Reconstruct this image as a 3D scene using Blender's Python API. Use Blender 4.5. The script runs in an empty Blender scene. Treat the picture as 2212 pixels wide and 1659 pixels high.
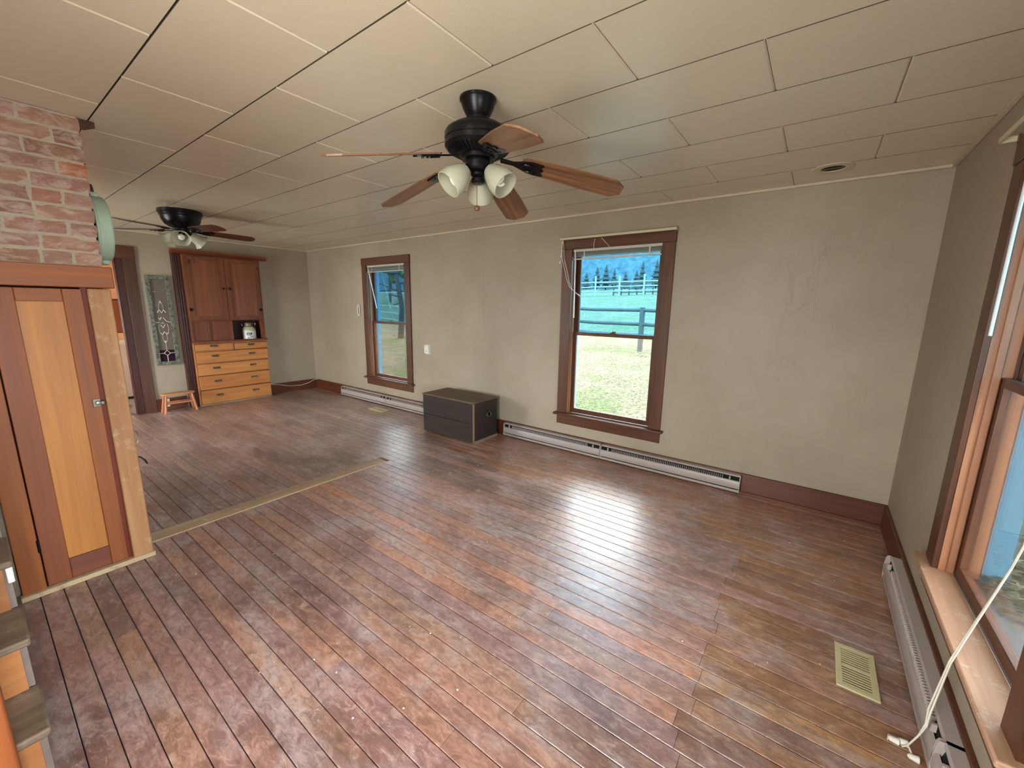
import bpy, bmesh, math, random
from mathutils import Matrix, Vector
random.seed(7)
sc = bpy.context.scene
col = sc.collection

# ------------------------------------------------------------------ camera
cam_d = bpy.data.cameras.new('camera'); cam = bpy.data.objects.new('camera', cam_d); col.objects.link(cam)
YAW, PITCH, ROLL = 0.63734, 0.18829, 0.01527
CAM = Vector((-0.5667, -3.8053, 1.5361))
fw = Vector((-math.sin(YAW)*math.cos(PITCH), math.cos(YAW)*math.cos(PITCH), -math.sin(PITCH)))
r0 = Vector((math.cos(YAW), math.sin(YAW), 0)); u0 = r0.cross(fw)
rr = r0*math.cos(ROLL) + u0*math.sin(ROLL); uu = -r0*math.sin(ROLL) + u0*math.cos(ROLL)
m3 = Matrix((rr, uu, -fw)).transposed()
cam.matrix_world = Matrix.Translation(CAM) @ m3.to_4x4()
cam_d.sensor_width = 36; cam_d.sensor_fit = 'HORIZONTAL'; cam_d.lens = 878.15/2212*36
cam_d.clip_start = 0.02; cam_d.clip_end = 2000
sc.camera = cam

# ------------------------------------------------------------------ world: bright overcast sky
W = bpy.data.worlds.new('sky'); sc.world = W; W.use_nodes = True
wn = W.node_tree.nodes; wl = W.node_tree.links; wn.clear()
wo = wn.new('ShaderNodeOutputWorld'); wb = wn.new('ShaderNodeBackground')
wb.inputs['Color'].default_value = (0.90, 0.96, 1.0, 1); wb.inputs['Strength'].default_value = 17.0
wl.new(wb.outputs[0], wo.inputs[0])

sc.view_settings.view_transform = 'Standard'; sc.view_settings.look = 'None'
sc.view_settings.gamma = 1.0; sc.view_settings.use_curve_mapping = False
sc.view_settings.exposure = 0.0
sc.cycles.max_bounces = 6; sc.cycles.diffuse_bounces = 4; sc.cycles.glossy_bounces = 3
sc.cycles.transparent_max_bounces = 8; sc.cycles.adaptive_threshold = 0.06; sc.cycles.sample_clamp_indirect = 6.0

H = 2.44; LX = 7.92; YB = -4.75      # ceiling height, far wall, back wall

def portal(loc, size, rot):
    """sky portal in a window opening: guides sky sampling, emits nothing itself"""
    d = bpy.data.lights.new('window_daylight', 'AREA'); d.shape = 'RECTANGLE'; d.size = size[0]; d.size_y = size[1]
    d.cycles.is_portal = True
    o = bpy.data.objects.new('window_daylight', d); col.objects.link(o); o.location = loc; o.rotation_euler = rot
    return o
WINS_BACK = [(-6.157, -5.272), (-2.637, -1.746)]     # long wall openings (x)
WIN_RIGHT = [(-2.235, -1.344), (-4.30, -3.41)]       # right wall openings (y); the second is added, unseen, for a fill lamp
WINS_HID = [(-6.9, -6.009), (-1.75, -0.859)]         # back wall openings (x), added behind the camera for fill lamps
ZC = 1.26
for a, b in WINS_BACK: portal(((a+b)/2, 0.235, ZC), (0.9, 1.72), (math.radians(-90), 0, 0))
a, b = WIN_RIGHT[0]; portal((0.235, (a+b)/2, ZC), (1.72, 0.9), (0, math.radians(90), 0))
def daylight(loc, size, rot, watts, colr=(1.0, 0.96, 0.92)):
    """added area lamp at an unseen opening, brightens the room"""
    o = portal(loc, size, rot); o.data.cycles.is_portal = False; o.data.energy = watts; o.data.color = colr; return o
a, b = WIN_RIGHT[1]; daylight((0.24, (a+b)/2, ZC), (1.66, 0.86), (0, math.radians(90), 0), 92)  # fill lamps added out of view to lift the interior
a, b = WINS_HID[0]; daylight(((a+b)/2, YB-0.24, ZC), (0.86, 1.66), (math.radians(90), 0, 0), 100)
a, b = WINS_HID[1]; daylight(((a+b)/2, YB-0.24, ZC), (0.86, 1.66), (math.radians(90), 0, 0), 100)

# ------------------------------------------------------------------ helpers
def lin(c):
    c = c/255.0
    return c/12.92 if c <= 0.04045 else ((c+0.055)/1.055)**2.4
def rgb(r, g, b): return (lin(r), lin(g), lin(b), 1.0)

class MB:
    def __init__(s): s.v = []; s.f = []
    def box(s, x0, x1, y0, y1, z0, z1):
        x0, x1 = sorted((x0, x1)); y0, y1 = sorted((y0, y1)); z0, z1 = sorted((z0, z1))
        n = len(s.v)
        s.v += [(x0,y0,z0),(x1,y0,z0),(x1,y1,z0),(x0,y1,z0),(x0,y0,z1),(x1,y0,z1),(x1,y1,z1),(x0,y1,z1)]
        s.f += [tuple(n+i for i in q) for q in ((0,3,2,1),(4,5,6,7),(0,1,5,4),(1,2,6,5),(2,3,7,6),(3,0,4,7))]
        return s
    def prism(s, pts, d):
        """pts: closed 3D polygon, d: extrusion vector"""
        n = len(s.v); k = len(pts)
        s.v += [tuple(p) for p in pts] + [tuple(Vector(p)+Vector(d)) for p in pts]
        s.f += [tuple(range(n+k-1, n-1, -1)), tuple(range(n+k, n+2*k))]
        s.f += [(n+i, n+(i+1) % k, n+k+(i+1) % k, n+k+i) for i in range(k)]
        return s
    def tube(s, pts, r, seg=8, cap=True):
        pts = [Vector(p) for p in pts]; n0 = len(s.v); K = len(pts)
        rs = r if isinstance(r, (list, tuple)) else [r]*K
        prev = None
        for i, p in enumerate(pts):
            t = (pts[min(i+1, K-1)] - pts[max(i-1, 0)]).normalized()
            if prev is None:
                a = Vector((0,0,1)) if abs(t.z) < 0.9 else Vector((1,0,0))
                u = t.cross(a).normalized()
            else:
                u = (prev - t*prev.dot(t)).normalized()
            prev = u; w = t.cross(u)
            for j in range(seg):
                a = 2*math.pi*j/seg
                s.v.append(tuple(p + (u*math.cos(a)+w*math.sin(a))*rs[i]))
        for i in range(K-1):
            for j in range(seg):
                s.f.append((n0+i*seg+j, n0+i*seg+(j+1) % seg, n0+(i+1)*seg+(j+1) % seg, n0+(i+1)*seg+j))
        if cap:
            s.f.append(tuple(n0+j for j in range(seg-1, -1, -1)))
            s.f.append(tuple(n0+(K-1)*seg+j for j in range(seg)))
        return s
    def lathe(s, prof, c=(0,0,0), seg=32, mat=None, rfun=None, close=False):
        """prof: list of (r, z); mat: optional 4x4 applied after"""
        n0 = len(s.v); K = len(prof); c = Vector(c)
        for i, (r, z) in enumerate(prof):
            for j in range(seg):
                a = 2*math.pi*j/seg
                q = r if rfun is None else rfun(r, i, a)
                p = Vector((q*math.cos(a), q*math.sin(a), z))
                if mat is not None: p = mat @ p
                s.v.append(tuple(p + c))
        for i in range(K-1):
            for j in range(seg):
                s.f.append((n0+i*seg+j, n0+i*seg+(j+1) % seg, n0+(i+1)*seg+(j+1) % seg, n0+(i+1)*seg+j))
        if close:
            s.f.append(tuple(n0+j for j in range(seg-1, -1, -1)))
            s.f.append(tuple(n0+(K-1)*seg+j for j in range(seg)))
        return s
    def mesh(s, name, off=(0,0,0)):
        me = bpy.data.meshes.new(name)
        ox, oy, oz = off
        me.from_pydata([(x-ox, y-oy, z-oz) for x, y, z in s.v], [], s.f)
        bm = bmesh.new(); bm.from_mesh(me); bmesh.ops.recalc_face_normals(bm, faces=bm.faces); bm.to_mesh(me); bm.free()
        me.shade_smooth(); me.set_sharp_from_angle(angle=math.radians(32))
        return me

ORG = {}
def tag(o, label=None, cat=None, group=None, kind=None):
    if label: o['label'] = label
    if cat: o['category'] = cat
    if group: o['group'] = group
    if kind: o['kind'] = kind
    return o
def empty(name, loc=(0,0,0)):
    o = bpy.data.objects.new(name, None); o.empty_display_size = 0.1; col.objects.link(o); o.location = loc
    ORG[o] = tuple(loc); return o
def thing(name, loc, label, cat, group=None):
    return tag(empty(name, loc), label, cat, group)
def struct(name, label, loc=(0,0,0)):
    return tag(empty(name, loc), label, None, None, 'structure')
def obj(name, mb, mat, parent=None, bev=0.0, off=None, local=False):
    """one mesh object; coordinates given in the world unless local"""
    if off is None: off = ORG.get(parent, (0,0,0)) if parent is not None else (0,0,0)
    me = mb.mesh(name, (0,0,0) if local else off)
    o = bpy.data.objects.new(name, me); col.objects.link(o)
    if mat is not None: me.materials.append(mat)
    if parent is not None:
        o.parent = parent; ORG[o] = ORG.get(parent, (0,0,0))
    elif off != (0,0,0):
        o.location = off; ORG[o] = tuple(off)
    else: ORG[o] = (0,0,0)
    if bev:
        m = o.modifiers.new('bevel', 'BEVEL'); m.width = bev; m.segments = 2; m.limit_method = 'ANGLE'; m.angle_limit = math.radians(50)
    return o
def dup(src, name, parent, loc=None, rot=None):
    c = src.copy(); c.name = name; col.objects.link(c); c.parent = parent
    if loc is not None: c.location = loc
    if rot is not None: c.rotation_euler = rot
    return c
def B(*a): return MB().box(*a)

# ------------------------------------------------------------------ materials
class NT:
    def __init__(s, name):
        s.m = bpy.data.materials.new(name); s.m.use_nodes = True
        s.n = s.m.node_tree.nodes; s.l = s.m.node_tree.links; s.n.clear()
        s.out = s.n.new('ShaderNodeOutputMaterial')
    def add(s, t, **kw):
        x = s.n.new(t)
        for k, v in kw.items(): setattr(x, k, v)
        return x
    def link(s, a, b): s.l.new(a, b)
    def val(s, node, key, v): node.inputs[key].default_value = v
    def noise(s, vec, scale, detail=4, rough=0.55, dist=0.0):
        x = s.add('ShaderNodeTexNoise'); x.inputs['Scale'].default_value = scale; x.inputs['Detail'].default_value = detail
        x.inputs['Roughness'].default_value = rough; x.inputs['Distortion'].default_value = dist
        if vec is not None: s.link(vec, x.inputs['Vector'])
        return x.outputs['Fac']
    def ramp(s, fac, stops):
        x = s.add('ShaderNodeValToRGB'); e = x.color_ramp.elements
        e[0].position, e[0].color = stops[0]; e[1].position, e[1].color = stops[-1]
        for p, c in stops[1:-1]:
            q = e.new(p); q.color = c
        s.link(fac, x.inputs['Fac']); return x.outputs['Color']
    def mix(s, fac, a, b, mode='MIX'):
        x = s.add('ShaderNodeMix', data_type='RGBA', blend_type=mode)
        for key, v in ((0, fac), (6, a), (7, b)):
            if hasattr(v, 'links'): s.link(v, x.inputs[key])
            else: x.inputs[key].default_value = v
        return x.outputs[2]
    def math(s, op, a, b=None, c=None):
        x = s.add('ShaderNodeMath', operation=op)
        for i, v in enumerate((a, b, c)):
            if v is None: continue
            if hasattr(v, 'links'): s.link(v, x.inputs[i])
            else: x.inputs[i].default_value = v
        return x.outputs[0]
    def coord(s, kind='object', scale=(1,1,1), rnd=0.0):
        if kind == 'world': v = s.add('ShaderNodeNewGeometry').outputs['Position']
        else: v = s.add('ShaderNodeTexCoord').outputs['Object']
        if rnd:
            oi = s.add('ShaderNodeObjectInfo'); mu = s.math('MULTIPLY', oi.outputs['Random'], rnd)
            cb = s.add('ShaderNodeCombineXYZ'); [s.link(mu, cb.inputs[i]) for i in range(3)]
            ad = s.add('ShaderNodeVectorMath', operation='ADD'); s.link(v, ad.inputs[0]); s.link(cb.outputs[0], ad.inputs[1]); v = ad.outputs[0]
        mp = s.add('ShaderNodeMapping'); s.link(v, mp.inputs['Vector']); mp.inputs['Scale'].default_value = scale
        return mp.outputs['Vector']
    def bsdf(s, color, rough=0.5, bump=None, bstr=0.2, bdist=0.002, metal=0.0, coat=0.0, spec=0.5, **kw):
        p = s.add('ShaderNodeBsdfPrincipled')
        for key, v in (('Base Color', color), ('Roughness', rough)):
            if hasattr(v, 'links'): s.link(v, p.inputs[key])
            else: p.inputs[key].default_value = v
        p.inputs['Metallic'].default_value = metal; p.inputs['Coat Weight'].default_value = coat
        p.inputs['Specular IOR Level'].default_value = spec
        for k, v in kw.items(): p.inputs[k].default_value = v
        if bump is not None:
            bp = s.add('ShaderNodeBump'); bp.inputs['Strength'].default_value = bstr; bp.inputs['Distance'].default_value = bdist
            s.link(bump, bp.inputs['Height']); s.link(bp.outputs[0], p.inputs['Normal'])
        s.link(p.outputs[0], s.out.inputs['Surface']); return s.m

_cache = {}
def plain(name, c, rough=0.5, metal=0.0, coat=0.0, var=0.06, spec=0.5):
    if name in _cache: return _cache[name]
    t = NT(name); v = t.coord('world', (1,1,1))
    n = t.noise(v, 9, 5)
    cc = t.mix(n, tuple(max(0, x*(1-var*2)) for x in c[:3])+(1,), tuple(min(1, x*(1+var*2)) for x in c[:3])+(1,))
    _cache[name] = t.bsdf(cc, rough, metal=metal, coat=coat, spec=spec); return _cache[name]
def wood(name, c1, c2, axis='z', rough=0.42, kind='world', dark=None, fine=1.0, wear=None, coat=0.0):
    key = name+'_'+axis+'_'+kind
    if key in _cache: return _cache[key]
    t = NT(key)
    s = {'x': (1.2, 26, 26), 'y': (26, 1.2, 26), 'z': (26, 26, 1.2)}[axis]
    v = t.coord(kind, tuple(q*fine for q in s), rnd=37.0)
    g = t.noise(v, 1.0, 5, 0.62, 0.6)
    v2 = t.coord(kind, tuple(q*fine*0.16 for q in s), rnd=11.0)
    b = t.noise(v2, 1.0, 3, 0.5, 1.2)
    c = t.ramp(g, [(0.28, c1), (0.72, c2)])
    c = t.mix(t.ramp(b, [(0.3, (0,0,0,1)), (0.75, (0.55,0.55,0.55,1))]), c, dark or tuple(x*0.45 for x in c1[:3])+(1,))
    if wear:
        w = t.noise(t.coord('world', (1,1,1)), 14, 7, 0.7)
        c = t.mix(t.ramp(w, [(0.56, (0,0,0,1)), (0.74, (0.75,0.75,0.75,1))]), c, wear)
    rg = t.math('MULTIPLY_ADD', g, 0.22, rough-0.1)
    _cache[key] = t.bsdf(c, rg, bump=g, bstr=0.16, bdist=0.0015, coat=coat); return _cache[key]

# --- plaster wall
def plaster(name, c, c2, streak=True):
    t = NT(name)
    p = t.coord('world', (1,1,1))
    big = t.noise(p, 0.9, 5, 0.6)
    cc = t.mix(t.ramp(big, [(0.35, (0,0,0,1)), (0.7, (1,1,1,1))]), c, c2)
    sm = t.noise(t.coord('world', (6,6,2.2)), 2.6, 6, 0.62, 0.9)
    ridge = t.math('ABSOLUTE', t.math('SUBTRACT', sm, 0.5))
    rid = t.ramp(ridge, [(0.0, (1,1,1,1)), (0.035, (0,0,0,1))])
    msk = t.noise(t.coord('world', (1,1,1)), 2.3, 3)
    rid2 = t.mix(1.0, rid, t.ramp(msk, [(0.45, (0,0,0,1)), (0.65, (1,1,1,1))]), 'MULTIPLY')
    fine = t.noise(p, 55, 5, 0.6)
    h = t.math('MULTIPLY_ADD', rid2, 0.5, t.math('MULTIPLY', fine, 0.35))
    dirt = t.noise(t.coord('world', (3,3,1)), 3.1, 7, 0.75)
    cc = t.mix(t.ramp(dirt, [(0.68, (0,0,0,1)), (0.86, (0.5,0.5,0.5,1))]), cc, tuple(x*0.55 for x in c[:3])+(1,))
    return t.bsdf(cc, 0.5, bump=h, bstr=0.42, bdist=0.0045, spec=0.35)
M_wall = plaster('wall_plaster', rgb(158,144,124), rgb(174,161,142))
M_peach = plaster('kitchen_plaster', rgb(214,160,112), rgb(222,172,126))
# --- ceiling tile paint
def ceil_mat():
    t = NT('ceiling_paint'); p = t.coord('world', (1,1,1))
    n = t.noise(p, 1.1, 4, 0.6); oi = t.add('ShaderNodeObjectInfo')
    c = t.mix(n, rgb(206,191,166), rgb(220,207,186))
    c = t.mix(t.math('MULTIPLY', oi.outputs['Random'], 0.22), c, rgb(196,178,150))
    f = t.noise(p, 130, 3, 0.6)
    f2 = t.noise(p, 34, 4, 0.6)
    h = t.math('MULTIPLY_ADD', f2, 0.6, t.math('MULTIPLY', f, 0.5))
    return t.bsdf(c, 0.29, bump=h, bstr=0.28, bdist=0.0022, spec=0.5)
M_ceil = ceil_mat()
M_trim = plain('ceiling_bead_paint', rgb(202,188,164), 0.45)
M_joint = plain('ceiling_joint', rgb(92,76,58), 0.8)
# --- floor planks: colour per plank from the object colour, stains in world space
def floor_mat():
    t = NT('worn_fir_floor'); oi = t.add('ShaderNodeObjectInfo'); K = (0,0,0,1)
    def g_(v): return (v, v, v, 1)
    g = t.noise(t.coord('world', (2.2, 40, 40), rnd=53.0), 1.0, 6, 0.7, 0.6)
    c = t.mix(t.ramp(g, [(0.3, K), (0.7, g_(1))]), t.mix(1.0, oi.outputs['Color'], (0.72,0.69,0.70,1), 'MULTIPLY'), oi.outputs['Color'])
    w = t.coord('world', (1,1,1))
    blot = t.noise(t.coord('world', (0.8,1.3,1)), 1.5, 5, 0.66, 0.3)
    c = t.mix(t.ramp(blot, [(0.48, K), (0.63, g_(0.66))]), c, rgb(88,64,62))
    grey = t.noise(t.coord('world', (0.9,1.6,1)), 2.4, 5, 0.7, 0.4)
    c = t.mix(t.ramp(grey, [(0.48, K), (0.64, g_(0.62))]), c, rgb(178,158,156))
    mot = t.noise(t.coord('world', (1,2.2,1)), 15, 6, 0.78, 0.8)
    c = t.mix(t.ramp(mot, [(0.40, g_(0.5)), (0.52, K)]), c, rgb(94,64,56))
    c = t.mix(t.ramp(mot, [(0.53, K), (0.66, g_(0.5))]), c, rgb(198,170,154))
    # fine curved scratches
    s1 = t.noise(t.coord('world', (3,5,1)), 3.2, 2, 0.5, 2.5)
    r1 = t.math('ABSOLUTE', t.math('SUBTRACT', s1, 0.5)); m1 = t.noise(w, 5.0, 4, 0.7)
    sc_ = t.mix(1.0, t.ramp(r1, [(0.0, g_(1)), (0.006, K)]), t.ramp(m1, [(0.54, K), (0.62, g_(0.8))]), 'MULTIPLY')
    c = t.mix(sc_, c, rgb(206,186,168))
    rn = t.noise(w, 3.0, 4, 0.7)
    rg = t.math('MULTIPLY_ADD', rn, 0.30, 0.24)
    h = t.math('MULTIPLY_ADD', g, 0.5, t.math('MULTIPLY', mot, 0.8))
    m = t.bsdf(c, rg, bump=h, bstr=0.25, bdist=0.0025, spec=0.8, coat=0.6)
    for n in t.n:
        if n.type == 'BSDF_PRINCIPLED': n.inputs['Coat Roughness'].default_value = 0.33
    return m
M_floor = floor_mat()
M_sub = plain('dark_gap', rgb(28,18,14), 0.9)
# --- trim woods
C_CAS1, C_CAS2 = rgb(72,40,24), rgb(112,68,40)
def W_cas(ax): return wood('casing_wood', C_CAS1, C_CAS2, ax, 0.38, dark=rgb(54,26,20))
def W_jamb(ax): return wood('jamb_wood', rgb(150,98,66), rgb(186,132,98), ax, 0.42, dark=rgb(104,64,48))
def W_base(ax): return wood('baseboard_wood', rgb(84,40,22), rgb(122,66,38), ax, 0.40, dark=rgb(52,24,20))
def W_cup(ax): return wood('cupboard_wood', rgb(132,66,16), rgb(164,90,28), ax, 0.55, dark=rgb(108,52,28))
def W_cupd(ax): return wood('cupboard_dark_wood', rgb(104,50,32), rgb(138,72,42), ax, 0.42, dark=rgb(74,34,26))
def W_pan(ax): return wood('door_panel_wood', rgb(164,98,36), rgb(194,128,56), ax, 0.52, dark=rgb(150,86,42))
def W_old(ax): return wood('weathered_post_wood', rgb(150,98,56), rgb(186,138,92), ax, 0.6, dark=rgb(132,78,42), wear=rgb(186,162,130))
def W_cabd(ax): return wood('cabinet_dark_wood', rgb(112,58,34), rgb(150,86,52), ax, 0.36, dark=rgb(84,40,28))
def W_cabl(ax): return wood('cabinet_drawer_wood', rgb(190,118,58), rgb(218,152,88), ax, 0.36, dark=rgb(160,90,46))
def W_red(ax): return wood('dark_red_wood', rgb(58,22,16), rgb(88,38,24), ax, 0.42, dark=rgb(38,16,14))
def W_chest(ax): return wood('chest_wood', rgb(36,24,18), rgb(58,42,32), ax, 0.6, dark=rgb(24,16,14))
def W_tread(ax): return wood('tread_wood', rgb(92,74,58), rgb(138,116,96), ax, 0.5, dark=rgb(62,46,38), wear=rgb(158,140,122))
def W_stool(ax): return wood('stool_wood', rgb(186,116,76), rgb(214,148,104), ax, 0.45, dark=rgb(150,86,56))
M_bladeL = wood('oak_blade', rgb(88,56,36), rgb(160,114,78), 'x', 0.4, kind='object', dark=rgb(74,42,30), fine=1.6)
M_bladeD = wood('dark_blade', rgb(70,28,20), rgb(104,50,34), 'x', 0.4, kind='object', dark=rgb(48,20,16))
M_bronze = plain('dark_bronze', rgb(26,24,26), 0.32, metal=0.55, var=0.15)
M_blk = plain('black_iron', rgb(18,17,18), 0.4, metal=0.5)
M_brass = plain('aged_brass', rgb(120,96,60), 0.35, metal=0.9)
M_pull = plain('bin_pull_metal', rgb(150,138,118), 0.22, metal=0.9)
M_nickel = plain('worn_steel', rgb(120,116,106), 0.35, metal=0.85)
M_heat = plain('heater_enamel', rgb(172,160,155), 0.35, var=0.02)
M_dark = plain('dark_slot', rgb(22,20,20), 0.8)
M_void = plain('black_void', rgb(8,8,8), 0.9)
M_white = plain('white_plastic', rgb(226,222,210), 0.4, var=0.02)
M_cream = plain('cream_enamel', rgb(206,196,164), 0.4, var=0.03)
M_cord = plain('white_cord', rgb(222,216,200), 0.6, var=0.02)
M_bcord = plain('black_cord', rgb(20,20,20), 0.5)
M_mint = None
def paintwear(name, c, wearc, thr=0.6, sc_=16, rough=0.45):
    t = NT(name); p = t.coord('world', (1,1,1)); n = t.noise(p, sc_, 8, 0.72)
    b = t.noise(p, 3, 4); cc = t.mix(b, tuple(x*0.85 for x in c[:3])+(1,), c)
    cc = t.mix(t.ramp(n, [(thr, (0,0,0,1)), (thr+0.06, (1,1,1,1))]), cc, wearc)
    return t.bsdf(cc, rough, bump=n, bstr=0.15, bdist=0.002)
M_mint = paintwear('mint_enamel', rgb(172,192,172), rgb(60,56,48), 0.66, 14, 0.35)
M_frame = paintwear('weathered_mint_frame', rgb(124,125,112), rgb(72,72,64), 0.49, 30, 0.6)
M_blue = paintwear('light_blue_paint', rgb(108,158,184), rgb(62,68,72), 0.68, 22, 0.55)
M_slat = plain('blind_slat', rgb(196,190,176), 0.4, var=0.02)
def glass(name, tint, gl=0.04):
    t = NT(name); tr = t.add('ShaderNodeBsdfTransparent'); tr.inputs[0].default_value = tint
    g = t.add('ShaderNodeBsdfGlossy'); g.inputs['Roughness'].default_value = 0.02
    fr = t.add('ShaderNodeFresnel'); fr.inputs['IOR'].default_value = 1.45
    mx = t.add('ShaderNodeMixShader'); t.link(t.math('MULTIPLY', fr.outputs[0], 0.8), mx.inputs[0]); t.link(tr.outputs[0], mx.inputs[1]); t.link(g.outputs[0], mx.inputs[2])
    t.link(mx.outputs[0], t.out.inputs['Surface']); return t.m
M_glass = glass('clear_pane', (0.95, 0.97, 0.96, 1))
M_glassb = glass('blue_tinted_pane', (0.50, 0.80, 0.93, 1))
def frosted():
    t = NT('frosted_shade_glass'); d = t.add('ShaderNodeBsdfPrincipled'); d.inputs['Base Color'].default_value = rgb(206,206,186)
    d.inputs['Roughness'].default_value = 0.25; tl = t.add('ShaderNodeBsdfTranslucent'); tl.inputs[0].default_value = rgb(222,220,200)
    n = t.noise(t.coord('object', (1,1,1)), 30, 4); 
    mx = t.add('ShaderNodeMixShader'); t.link(t.math('MULTIPLY_ADD', n, 0.2, 0.3), mx.inputs[0]); t.link(d.outputs[0], mx.inputs[1]); t.link(tl.outputs[0], mx.inputs[2])
    t.link(mx.outputs[0], t.out.inputs['Surface']); return t.m
M_shade = frosted()
M_bulb = plain('bulb_white', rgb(244,244,240), 0.25, var=0.01)
def brick_mat():
    t = NT('old_brick'); oi = t.add('ShaderNodeObjectInfo'); p = t.coord('world', (1,1,1), rnd=5.0)
    n = t.noise(p, 28, 6, 0.65)
    c = t.mix(n, t.mix(1.0, oi.outputs['Color'], (0.62,0.56,0.52,1), 'MULTIPLY'), oi.outputs['Color'])
    w = t.noise(t.coord('world', (6,6,13)), 1.7, 8, 0.72, 0.8)
    c = t.mix(t.ramp(w, [(0.46, (0,0,0,1)), (0.66, (0.8,0.8,0.8,1))]), c, rgb(190,172,156))
    return t.bsdf(c, 0.8, bump=t.noise(p, 60, 6, 0.7), bstr=0.5, bdist=0.004, spec=0.25)
M_brick = brick_mat()
def mortar_mat():
    t = NT('old_mortar'); p = t.coord('world', (1,1,1))
    c = t.mix(t.noise(p, 24, 6, 0.7), rgb(150,136,118), rgb(190,176,158))
    return t.bsdf(c, 0.9, bump=t.noise(p, 70, 6, 0.7), bstr=0.6, bdist=0.005, spec=0.2)
M_mortar = mortar_mat()
def grass_mat():
    t = NT('pale_grass'); p = t.coord('world', (1,1,1))
    a = t.noise(p, 0.9, 6, 0.65); f = t.noise(p, 17, 9, 0.85, 0.8)
    c = t.mix(t.ramp(a, [(0.42, (0,0,0,1)), (0.58, (1,1,1,1))]), rgb(84,85,66), rgb(98,94,77))
    g = t.noise(p, 0.6, 5, 0.6)
    c = t.mix(t.ramp(g, [(0.50, (0,0,0,1)), (0.60, (0.8,0.8,0.8,1))]), c, rgb(70,86,48))
    c = t.mix(t.ramp(f, [(0.44, (0.9,0.9,0.9,1)), (0.51, (0,0,0,1))]), c, rgb(32,34,24))
    c = t.mix(t.ramp(f, [(0.54, (0,0,0,1)), (0.62, (0.7,0.7,0.7,1))]), c, rgb(134,130,110))
    return t.bsdf(c, 0.9, bump=f, bstr=0.8, bdist=0.03, spec=0.1)
M_grass = grass_mat()
def hill_mat():
    t = NT('forested_hill'); p = t.coord('world', (1,1,1)); f = t.noise(p, 0.5, 8, 0.75)
    c = t.mix(t.ramp(f, [(0.35, (0,0,0,1)), (0.65, (1,1,1,1))]), rgb(38,54,62), rgb(66,82,88))
    return t.bsdf(c, 0.95, spec=0.05)
M_hill = hill_mat()
M_fol = plain('dark_foliage', rgb(24,34,36), 0.9, var=0.4)
M_fol2 = plain('pale_foliage', rgb(72,84,62), 0.9, var=0.4)
M_bark = plain('bark', rgb(54,50,46), 0.9, var=0.2)
M_fence = plain('grey_fence_wood', rgb(56,56,54), 0.85, var=0.2)
M_pale = plain('pale_fence_wood', rgb(120,120,112), 0.85, var=0.1)
M_leaf = plain('dry_leaf', rgb(92,90,70), 0.85, var=0.5)
M_side = plain('blue_siding', rgb(120,160,180), 0.7, var=0.1)

# ------------------------------------------------------------------ room shell
def wall_mb(P, s0, s1, z0, z1, n0, n1, holes):
    """P(s,n,z)->world; holes: list of (a,b,za,zb)"""
    mb = MB()
    def bx(a, b, za, zb):
        if b-a < 1e-4 or zb-za < 1e-4: return
        p = P(a, n0, za); q = P(b, n1, zb); mb.box(p[0], q[0], p[1], q[1], p[2], q[2])
    cur = s0
    for a, b, za, zb in sorted(holes):
        bx(cur, a, z0, z1); bx(a, b, z0, za); bx(a, b, zb, z1); cur = b
    bx(cur, s1, z0, z1); return mb
PL = lambda s, n, z: (s, n, z)                 # long wall, outward +y
PR = lambda s, n, z: (n, s, z)                 # right wall, outward +x
PB = lambda s, n, z: (s, YB-n, z)              # wall behind the camera, outward -y
PF = lambda s, n, z: (-LX-n, s, z)             # far wall, outward -x
WZ0, WZ1 = 0.385, 2.13
def hole(a, b): return (a-0.02, b+0.02, WZ0, WZ1)
DOOR = (-3.42, -2.50)
def shell(name, label, mb, mat=M_wall):
    o = obj(name, mb, mat); tag(o, label, None, None, 'structure'); return o
shell('wall_back', 'beige plastered long wall with two tall windows and baseboard heaters', wall_mb(PL, -LX-0.12, 0.18, -0.4, H+0.1, 0, 0.18, [hole(a, b) for a, b in WINS_BACK]))
shell('wall_right', 'beige plastered wall holding the big close window', wall_mb(PR, YB-0.18, 0.0, -0.4, H+0.1, 0, 0.18, [hole(a, b) for a, b in WIN_RIGHT]))
shell('wall_front', 'beige plastered wall behind the staircase', wall_mb(PB, -LX-0.12, 0.0, -0.4, H+0.1, 0, 0.18, [hole(a, b) for a, b in WINS_HID]))
shell('wall_left', 'pale plastered end wall with doorway and built-in cabinet', wall_mb(PF, YB, 0.0, 0.0, H+0.1, 0, 0.12, [(DOOR[0], DOOR[1], 0.0, 2.08), (-1.80, -0.86, 0.96, 1.27)]))
# closed end of the stair, left of the cupboard
shell('wall_stair', 'plastered stair wall beside the brick chimney', B(-4.36, -3.76, YB, -3.815, 0, H))

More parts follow.
